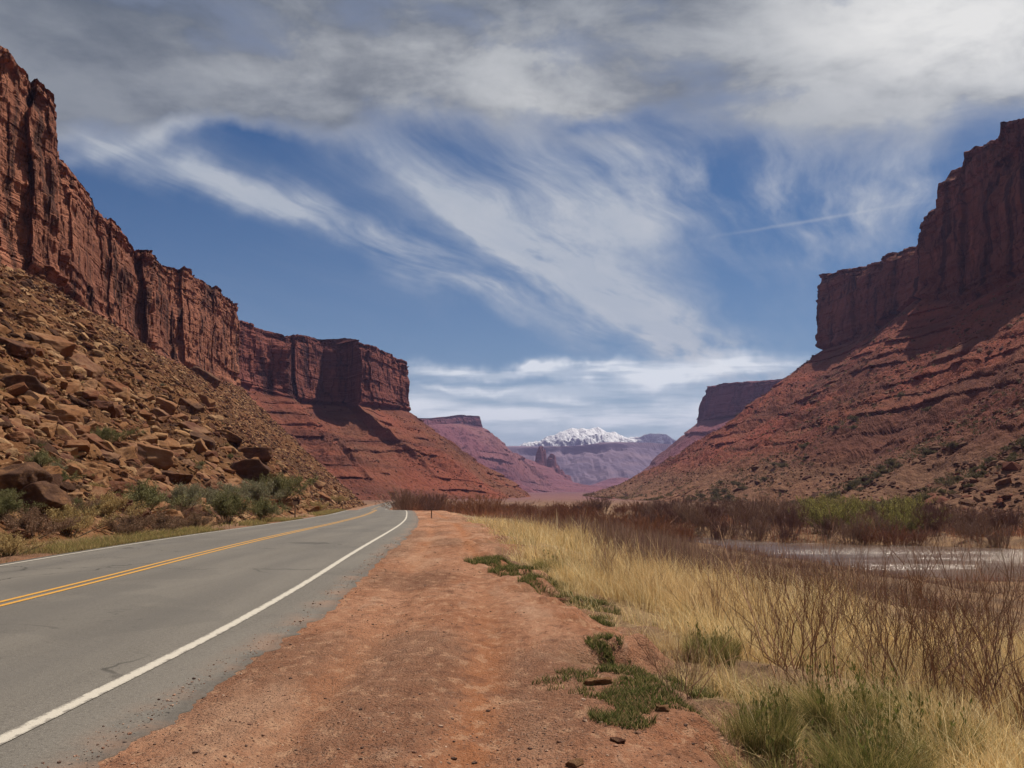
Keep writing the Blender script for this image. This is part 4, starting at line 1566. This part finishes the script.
def tamarisk_mesh(seed, cols, h=3.4, leaf=None):
    r = np.random.default_rng(seed)
    Q, Rd = stems(r, 46, h, .5, .026, 6, 1.5, .035)
    B, Rb = branchlets(r, Q, Rd, 9, h * .32, .34, 4, .5, .45, .18)
    D, Rdd = branchlets(r, B, Rb, 5, h * .15, .42, 3, .6, .3, .1)
    wood = [tubes(Q, np.maximum(Rd, .012), tint(r, len(Q), cols)), tubes(B, np.maximum(Rb, .010), tint(r, len(B), cols)), tubes(D, np.maximum(Rdd, .009), tint(r, len(D), cols))]
    lf = []
    if leaf:
        tips = np.concatenate([D[:, 1:].reshape(-1, 3), B[:, 2:].reshape(-1, 3)])
        C = tips[r.integers(0, len(tips), 5200)] + r.normal(size=(5200, 3)) * .07
        lf = [leaf_quads(r, C, .16, leaf)]
    return plant('tamarisk_bush', wood, lf)


def march(px, py, fn=ground_h, k0=3.0, k1=400.0, st=1.006):
    rr = ray(px, py); k = k0
    while k < k1:
        pt = Vector((0, 0, EYE)) + rr * k
        if pt.z < fn(pt.x, pt.y): return pt
        k = k * st
    return None


def build_shrubs(hitA, VF, ntF):
    r = np.random.default_rng(31)
    # ---- far river bank: tamarisk thicket as single bushes
    dk = [tamarisk_mesh(400 + i, [[(.16, .095, .085), (.20, .115, .10), (.25, .145, .11)], [(.30, .20, .15), (.36, .25, .19), (.25, .16, .12)]][i % 2]) for i in range(4)]
    rd = [tamarisk_mesh(410 + i, [(.31, .155, .10), (.36, .20, .13), (.25, .125, .085)], 2.4) for i in range(3)]
    yg = [tamarisk_mesh(420 + i, [(.20, .17, .09), (.15, .13, .07)], 3.6, [(.42, .39, .12), (.50, .45, .17), (.33, .30, .10)]) for i in range(2)]
    n = 0
    tries = 0
    spots = []
    while n < 165 and tries < 20000:
        tries += 1
        px = r.uniform(440, 1060)
        # distance beyond the far bank
        az = (px - 512) / FPX
        yy = 84 + 90 * r.uniform(0, 1) ** 1.6 if px > 640 else r.uniform(104, 210)
        x = az * yy
        d = float(river_d(np.array(x), np.array(yy)))
        # only beyond the water
        far = (x > np.interp(yy, RC[4:, 1], RC[4:, 0])) if yy > 74 else False
        if not (1.5 < d < 26) or not far:
            if not (px < 600 and yy > 105 and 2 < d < 30 and x > float(XE(min(yy, 500))) + 5):
                continue
        if any(abs(x - a) < 1.3 and abs(yy - b) < 2.2 for a, b in spots):
            continue
        spots.append((x, yy))
        g = float(ground_h(x, yy))
        if 800 < px < 915 and d > 5 and r.uniform() < .75:
            me, lab, gr = yg[n % 2], 'yellow green willow leafing out on the far river bank', 'leafing willows on the far bank'
        elif px < 640 or (d < 5 and r.uniform() < .6):
            me, lab, gr = rd[n % 3], 'reddish bare tamarisk bush by the river', 'reddish tamarisk bushes by the river'
        else:
            me, lab, gr = dk[n % 4], 'dark bare tamarisk bush in the far bank thicket', 'dark tamarisk thicket on the far bank'
        s = r.uniform(.5, 1.12)
        put_plant('tamarisk_bush', me, (x, yy, g - .1), s, r.uniform(0, 6.28), lab, 'bush', gr)
        n += 1
    nf = tries = 0
    while nf < 26 and tries < 4000:
        tries += 1
        px, yy = r.uniform(560, 690), r.uniform(124, 205)
        x = (px - 512) / FPX * yy
        if float(river_d(np.array(x), np.array(yy))) < 1.2 or any(abs(x - a) < 1.3 and abs(yy - b) < 3 for a, b in spots):
            continue
        spots.append((x, yy)); nf += 1
        put_plant('tamarisk_bush', (rd + dk)[nf % 7], (x, yy, float(ground_h(x, yy)) - .1), r.uniform(.7, 1.2), r.uniform(0, 6.28),
                  'brown tamarisk bush in the valley gap where the river bends away', 'bush', 'tamarisk bushes in the valley gap')
    nf = tries = 0
    while nf < 24 and tries < 6000:
        tries += 1
        px, yy = r.uniform(535, 690), r.uniform(70, 106)
        x = (px - 512) / FPX * yy
        dd = float(river_d(np.array(x), np.array(yy)))
        if not (.3 < dd < 9) or x > float(np.interp(yy, RC[4:, 1], RC[4:, 0])) or any(abs(x - a) < 1.0 and abs(yy - b) < 2 for a, b in spots):
            continue
        spots.append((x, yy)); nf += 1
        put_plant('tamarisk_bush', rd[nf % 3], (x, yy, float(ground_h(x, yy)) - .1), r.uniform(.6, .95), r.uniform(0, 6.28),
                  'reddish bare bush on the near bank at the river bend', 'bush', 'reddish bushes on the near bank')
    nf = tries = 0
    while nf < 20 and tries < 6000:
        tries += 1
        px, yy = r.uniform(356, 445), r.uniform(135, 185)
        x = (px - 512) / FPX * yy
        lat = x - float(XR(yy))
        if -9 < lat < 2 or any(abs(x - a) < 1.2 and abs(yy - b) < 3 for a, b in spots):
            continue
        spots.append((x, yy)); nf += 1
        put_plant('tamarisk_bush', (rd + dk)[nf % 7], (x, yy, float(ground_h(x, yy)) - .1), r.uniform(.7, 1.15), r.uniform(0, 6.28),
                  'brown brush beyond the crest where the road bends left', 'bush', 'brown brush beyond the road bend')
    # ---- sage and rabbitbrush by the left roadside
    olive = [(.20, .19, .085), (.25, .235, .12), (.15, .145, .065)]
    grey = [(.27, .255, .17), (.21, .20, .125), (.32, .29, .20)]
    strw = [(.46, .33, .15), (.38, .26, .12), (.54, .41, .21)]
    dry = [(.24, .15, .10), (.31, .20, .14), (.18, .11, .07)]
    mk = {}
    for nm, cols, w, h in (('olive', olive, 1.0, 1.0), ('grey', grey, 1.1, .9), ('straw', strw, 1.15, .72), ('dry', dry, 1.1, .75)):
        mk[nm] = []
        for q in range(3):
            p = sage_mesh(500 + q + hash(nm) % 1 + 10 * len(mk), w, h, 12000, .058 * h, cols, nm)
            mk[nm].append(plant('sage_bush', p[:2], p[2:]))
    lst = [  # px, py of the foot, width px, kind, label
        (142, 518, 44, 'olive', 'tall olive sage bush below the dark shaded slab'),
        (186, 512, 40, 'grey', 'grey green sage bush right of the tall olive one'),
        (212, 512, 34, 'grey', 'grey sage bush in the middle of the roadside row'),
        (228, 524, 42, 'olive', 'low round olive bush nearest the road in the sage row'),
        (252, 508, 40, 'grey', 'broad grey bush under the blocky stack'),
        (278, 505, 40, 'olive', 'olive grey bush at the right end of the sage row'),
        (262, 522, 30, 'olive', 'low green bush near the road left of the marker post'),
        (172, 520, 26, 'dry', 'small brown brush between the first two sage bushes'),
        (70, 536, 54, 'straw', 'wide straw coloured bush at the left roadside'),
        (102, 520, 46, 'straw', 'straw bush behind the wide straw one'),
        (28, 540, 50, 'dry', 'brown dry brush at the lower left edge'),
        (62, 515, 34, 'dry', 'grey brown brush uphill of the wide straw bush'),
        (40, 470, 24, 'olive', 'dark green bush on the slope above the dark boulder'),
        (62, 486, 18, 'olive', 'small dark bush between the slope stones at left'),
        (126, 538, 40, 'dry', 'low brown brush in front of the olive sage'),
        (160, 534, 36, 'dry', 'low reddish brush beside the red soil patch'),
        (196, 530, 30, 'dry', 'low brown tuft near the road below the grey sage'),
        (104, 446, 24, 'olive', 'dark bush beside the purplish block on the slope'),
        (2, 520, 30, 'olive', 'green bush cut by the left frame edge'),
        (338, 504, 16, 'straw', 'small straw tuft at the end of the talus'),
        (318, 512, 20, 'straw', 'straw tuft right of the first marker post'),
        (8, 556, 40, 'straw', 'yellow brush at the road edge, lowest at far left'),
        (232, 502, 26, 'grey', 'small grey bush tucked behind the sage row'),
    ]
    for i, (px, py, w, kd, lab) in enumerate(lst):
        loc, nor, dist = hitA(px, py)
        g = march(px, py)
        if g is not None and (loc is None or (g - Vector((0, 0, EYE))).length < dist):
            loc, dist = g, (g - Vector((0, 0, EYE))).length
        s = w / FPX * dist / 2.0
        put_plant('sage_bush', mk[kd][i % 3], loc - Vector((0, 0, .03)), s * 1.42, r.uniform(0, 6.28), lab, 'bush')
    # scattered low scrub on the talus
    nn = 0
    while nn < 46:
        px, py = r.uniform(0, 330), r.uniform(330, 520)
        loc, nor, dist = hitA(px, py)
        if loc is None or nor.z < .55 or dist > 210 or loc.z > 40 or px < 30 and py < 300:
            continue
        s = r.uniform(.28, .62)
        lo = loc.z < 12
        kd = ['olive', 'dry', 'straw', 'grey'][int(r.integers(0, 4))]
        word = {'olive': 'olive', 'dry': 'brown', 'straw': 'straw coloured', 'grey': 'grey green'}[kd]
        put_plant('sage_bush', mk[kd][nn % 3], loc - Vector((0, 0, .03)), s, r.uniform(0, 6.28),
                  'small %s scrub among the stones of the left talus' % word, 'bush', '%s scrub on the left talus' % word)
        nn += 1
    # ---- dots of scrub over the right-hand slope
    tops = []
    for q in range(3):
        p = sage_mesh(560 + q, 1.1, .9, 1100, .26, [(.16, .13, .075), (.12, .11, .062), (.21, .17, .10)], 'far')
        tops.append(plant('scrub_bush', p[:1], p[2:]))
    N = 6000
    ri = r.integers(0, VF.shape[0] - 1, N); ci = (r.uniform(0, 1, N) ** 2.4 * (ntF - 6)).astype(int) + 2
    Q = VF[ri, ci]
    px = 512 + Q[:, 0] / Q[:, 1] * FPX
    ok = (px < 1040) & (Q[:, 1] > 90) & (r.uniform(0, 1, N) < ss(vn(Q[:, 0] / 40, Q[:, 1] / 40, 0, 801), -.6, .5))
    Q = Q[ok]
    sz = r.uniform(.7, 1.7, len(Q)) * (.8 + .5 * (vn(Q[:, 0] / 25, Q[:, 1] / 25, 0, 802) > .2))
    dd = np.linalg.norm(Q, axis=1)
    od = np.argsort(-(sz / dd))
    ngd = 130
    for i in od[:ngd]:
        hi = Q[i, 2] > 25
        put_plant('scrub_bush', tops[i % 3], Vector(Q[i]) - Vector((0, 0, .05)), float(sz[i]), r.uniform(0, 6.28),
                  'dark desert shrub dotted over the %s right slope' % ('upper' if hi else 'lower'), 'bush', 'desert shrubs on the %s right slope' % ('upper' if hi else 'lower'))
    rest = od[ngd:3200]
    D, F0 = ico(1)
    Vs, Fs, Cs, off = [], [], [], 0
    # remaining scrub: leafy tufts, one mass
    lv = []
    for i in rest:
        m = 26
        c = Q[i] + r.normal(size=(m, 3)) * np.array([.45, .45, .25]) * sz[i] + np.array([0, 0, .35 * sz[i]])
        lv.append(c)
    c = np.concatenate(lv)
    V, F, C = leaf_quads(r, c, .75, [(.15, .12, .07), (.12, .10, .06), (.20, .16, .10), (.17, .12, .075)])
    o = mesh_np('scrub_undergrowth', V, F, M['leaf'], False, cols=C)
    tag(o, 'countless tiny shrubs covering the right-hand slope', 'scrub', 'stuff')

    # ---- bare red-brown shrubs in front, right
    bs = [plant('bare_shrub', [bare_shrub(600 + i, [1.8, 1.5, 2.05, 1.3, 1.65][i], [15, 12, 17, 14, 12][i], [.34, .42, .30, .55, .4][i], rad=.0095)], []) for i in range(5)]
    near = [  # px of the foot, y distance, mesh, scale, label
        (800, 8.2, 0, .86, 'tall bare twiggy shrub behind the green weeds, left of the group'),
        (846, 8.8, 2, .88, 'tallest upright bare shrub in the middle of the right-hand group'),
        (900, 8.2, 4, .95, 'bare shrub with fanned stems right of the tallest shrub'),
        (955, 7.6, 1, 1.0, 'spreading bare shrub close to the right edge'),
        (1005, 8.3, 2, .88, 'upright bare shrub at the right edge of the view'),
        (1030, 6.9, 3, .9, 'low spreading bare shrub cut by the right edge'),
        (770, 10.5, 3, .85, 'low grey bare shrub in front of the straw grass'),
        (870, 11.5, 1, 1.05, 'bare shrub behind the tallest one'),
        (940, 11.0, 0, .95, 'bare shrub against the river at right'),
        (985, 12.5, 4, 1.1, 'fanned bare shrub against the river near the right edge'),
        (715, 13.5, 4, .75, 'small bare shrub in the straw grass left of the group'),
        (668, 7.2, 3, .42, 'low tangle of dead grey twigs at the edge of the pull-off'),
        (745, 16.5, 1, .95, 'reddish bare shrub behind the straw grass'),
        (612, 18.5, 0, .8, 'reddish bare shrub at the back of the straw grass by the rim'),
        (820, 16.0, 2, .8, 'slim bare shrub in front of the pale river bend'),
    ]
    for (px, yy, mi, s, lab) in near:
        x = (px - 512) / FPX * yy
        put_plant('bare_shrub', bs[mi], (x, yy, float(ground_h(x, yy))), s, r.uniform(0, 6.28), lab, 'shrub')
    # ---- green weeds in front
    def weed(seed, n, h, spread):
        q = np.random.default_rng(seed)
        cx, cy = q.normal(size=9) * .22, q.normal(size=9) * .22
        k = q.integers(0, 9, n)
        bx, by = cx[k] + q.normal(size=n) * .07, cy[k] + q.normal(size=n) * .07
        hh = h * q.uniform(.35, 1.05, n)
        la = np.arctan2(by, bx) + q.normal(size=n) * .9
        lm = hh * np.abs(q.normal(spread, .2, n))
        c = tint(q, n, [(.17, .17, .055), (.25, .23, .085), (.12, .125, .04), (.46, .36, .17), (.36, .29, .12)])
        fan = blades(np.stack([bx, by, 0 * bx - .02], 1), hh, .004 + .004 * q.uniform(0, 1, n), np.stack([np.cos(la) * lm, np.sin(la) * lm], 1), c * .8, None, 5, 1.7, c * 1.15, q)
        # upright leafy spikes above the fan
        Q, Rd = stems(q, 16, h * 1.05, spread * .5, .004, 6, .3, .02)
        tip = Q[:, 3:].reshape(-1, 3)
        C = tip[q.integers(0, len(tip), 300)] + q.normal(size=(300, 3)) * np.array([.012, .012, .06])
        sp = leaf_quads(q, C, .06, [(.17, .185, .055), (.14, .155, .05), (.24, .23, .08)], 3.0)
        return plant('green_weed', [tubes(Q, np.maximum(Rd, .0018), tint(q, len(Q), [(.16, .13, .06)]))], [fan, sp])
    ws = [weed(700, 2600, .85, .48), weed(701, 2400, .75, .55), weed(702, 2000, .65, .42)]
    for (px, yy, mi, s, lab) in [(792, 5.7, 0, .82, 'bushy green weed over the dark hollow in front'), (850, 5.9, 1, .95, 'green weed with feathery stems right of the hollow'),
                                 (905, 6.5, 2, .9, 'thin green weed at the foot of the bare shrubs'), (752, 6.6, 2, .72, 'small green weed at the left end of the front clump'),
                                 (826, 6.9, 0, .78, 'dark green upright weed behind the front clump'), (702, 10.0, 2, .7, 'green tuft standing in the straw grass'),
                                 (715, 10.6, 2, .6, 'smaller green tuft right beside the one in the straw grass'), (546, 20.0, 1, .8, 'green leaning tuft beside the dark hollow along the rim'),
                                 (870, 7.4, 1, .8, 'green stems among the lower parts of the bare shrubs')]:
        x = (px - 512) / FPX * yy
        put_plant('green_weed', ws[mi], (x, yy, float(ground_h(x, yy))), s * .82, r.uniform(0, 6.28), lab, 'weed')


def build_posts():
    def post(px, py, y_h, lab, plate):
        pt = march(px, py)
        if pt is None:
            return
        root = bpy.data.objects.new('marker_post', None); COL.objects.link(root)
        g = float(ground_h(pt.x, pt.y))
        root.location = (pt.x, pt.y, g); root.rotation_euler = (R(1.5), R(-1), .1)
        tag(root, lab, 'marker post')
        w = .042
        def box(name, x0, x1, y0, y1, z0, z1, m):
            import bmesh
            bm = bmesh.new()
            bmesh.ops.create_cube(bm, size=1)
            for v in bm.verts:
                v.co = Vector(((x0 + x1) / 2 + v.co.x * (x1 - x0), (y0 + y1) / 2 + v.co.y * (y1 - y0), (z0 + z1) / 2 + v.co.z * (z1 - z0)))
            bmesh.ops.bevel(bm, geom=bm.edges[:], offset=min(x1 - x0, y1 - y0, z1 - z0) * .18, segments=2, affect='EDGES')
            me = bpy.data.meshes.new(name); bm.to_mesh(me); bm.free(); me.materials.append(m)
            o = bpy.data.objects.new(name, me); COL.objects.link(o); o.parent = root
        box('shaft', -w, w, -w, w, -.25, y_h, M['post'])
        if plate:
            box('plate', -.17, .17, -w - .016, -w - .003, y_h - .20, y_h + .04, M['plate'])
        else:
            box('cap', -w - .012, w + .012, -w - .012, w + .012, y_h + .001, y_h + .045, M['post'])
    post(295, 519.5, 1.2, 'brown marker post with a small plate beside the leaning tan slab', True)
    post(342.5, 510.6, .95, 'short marker post at the road bend, farther from the camera', False)
    post(431.5, 518.5, .72, 'dark wooden post at the far end of the dirt pull-off', False)


def build_haze():
    import bmesh
    bm = bmesh.new()
    bmesh.ops.create_cube(bm, size=1)
    x0, x1, y0, y1, z0, z1 = -8900, 8900, -1700, 8900, -70, 490
    for v in bm.verts:
        v.co = Vector(((x0 + x1) / 2 + v.co.x * (x1 - x0), (y0 + y1) / 2 + v.co.y * (y1 - y0), (z0 + z1) / 2 + v.co.z * (z1 - z0)))
    me = bpy.data.meshes.new('haze'); bm.to_mesh(me); bm.free()
    o = bpy.data.objects.new('haze', me); COL.objects.link(o)
    m = bpy.data.materials.new('haze'); m.use_nodes = True
    nt = m.node_tree; nt.nodes.clear()
    out = nt.nodes.new('ShaderNodeOutputMaterial')
    pv = nt.nodes.new('ShaderNodeVolumePrincipled')
    pv.inputs['Color'].default_value = (.50, .49, .95, 1)
    pv.inputs['Density'].default_value = 0.8e-4
    pv.inputs['Anisotropy'].default_value = 0.1
    nt.links.new(pv.outputs[0], out.inputs['Volume'])
    me.materials.append(m)
    tag(o, 'pale violet haze in the canyon air', 'haze', 'stuff')


import time
_t = time.time()
def lap(s):
    global _t
    print('%-10s %.1fs' % (s, time.time() - _t)); _t = time.time()


build_ground(); lap('ground')
build_road()
build_river(); lap('road')
W = build_walls(); lap('walls')
build_distance(); lap('distance')
bvhA, hitA = build_rocks(W['A'][1], W['A'][2]); lap('rocks')
build_debris(W['F'][1], W['F'][2], 6000, 41, [(.15, .055, .036), (.165, .088, .055), (.10, .045, .032), (.15, .078, .05), (.07, .034, .026)], 'fallen stones over the right-hand slope across the river')
build_debris(W['B'][1], W['B'][2], 2200, 43, [(.20, .068, .045), (.18, .09, .06), (.10, .042, .033)], 'fallen stones over the red slope of the butte')
build_gravel(); lap('gravel')
build_grass(); lap('grass')
build_shrubs(hitA, W['F'][1], W['F'][2]); lap('shrubs')
build_posts()
build_haze()
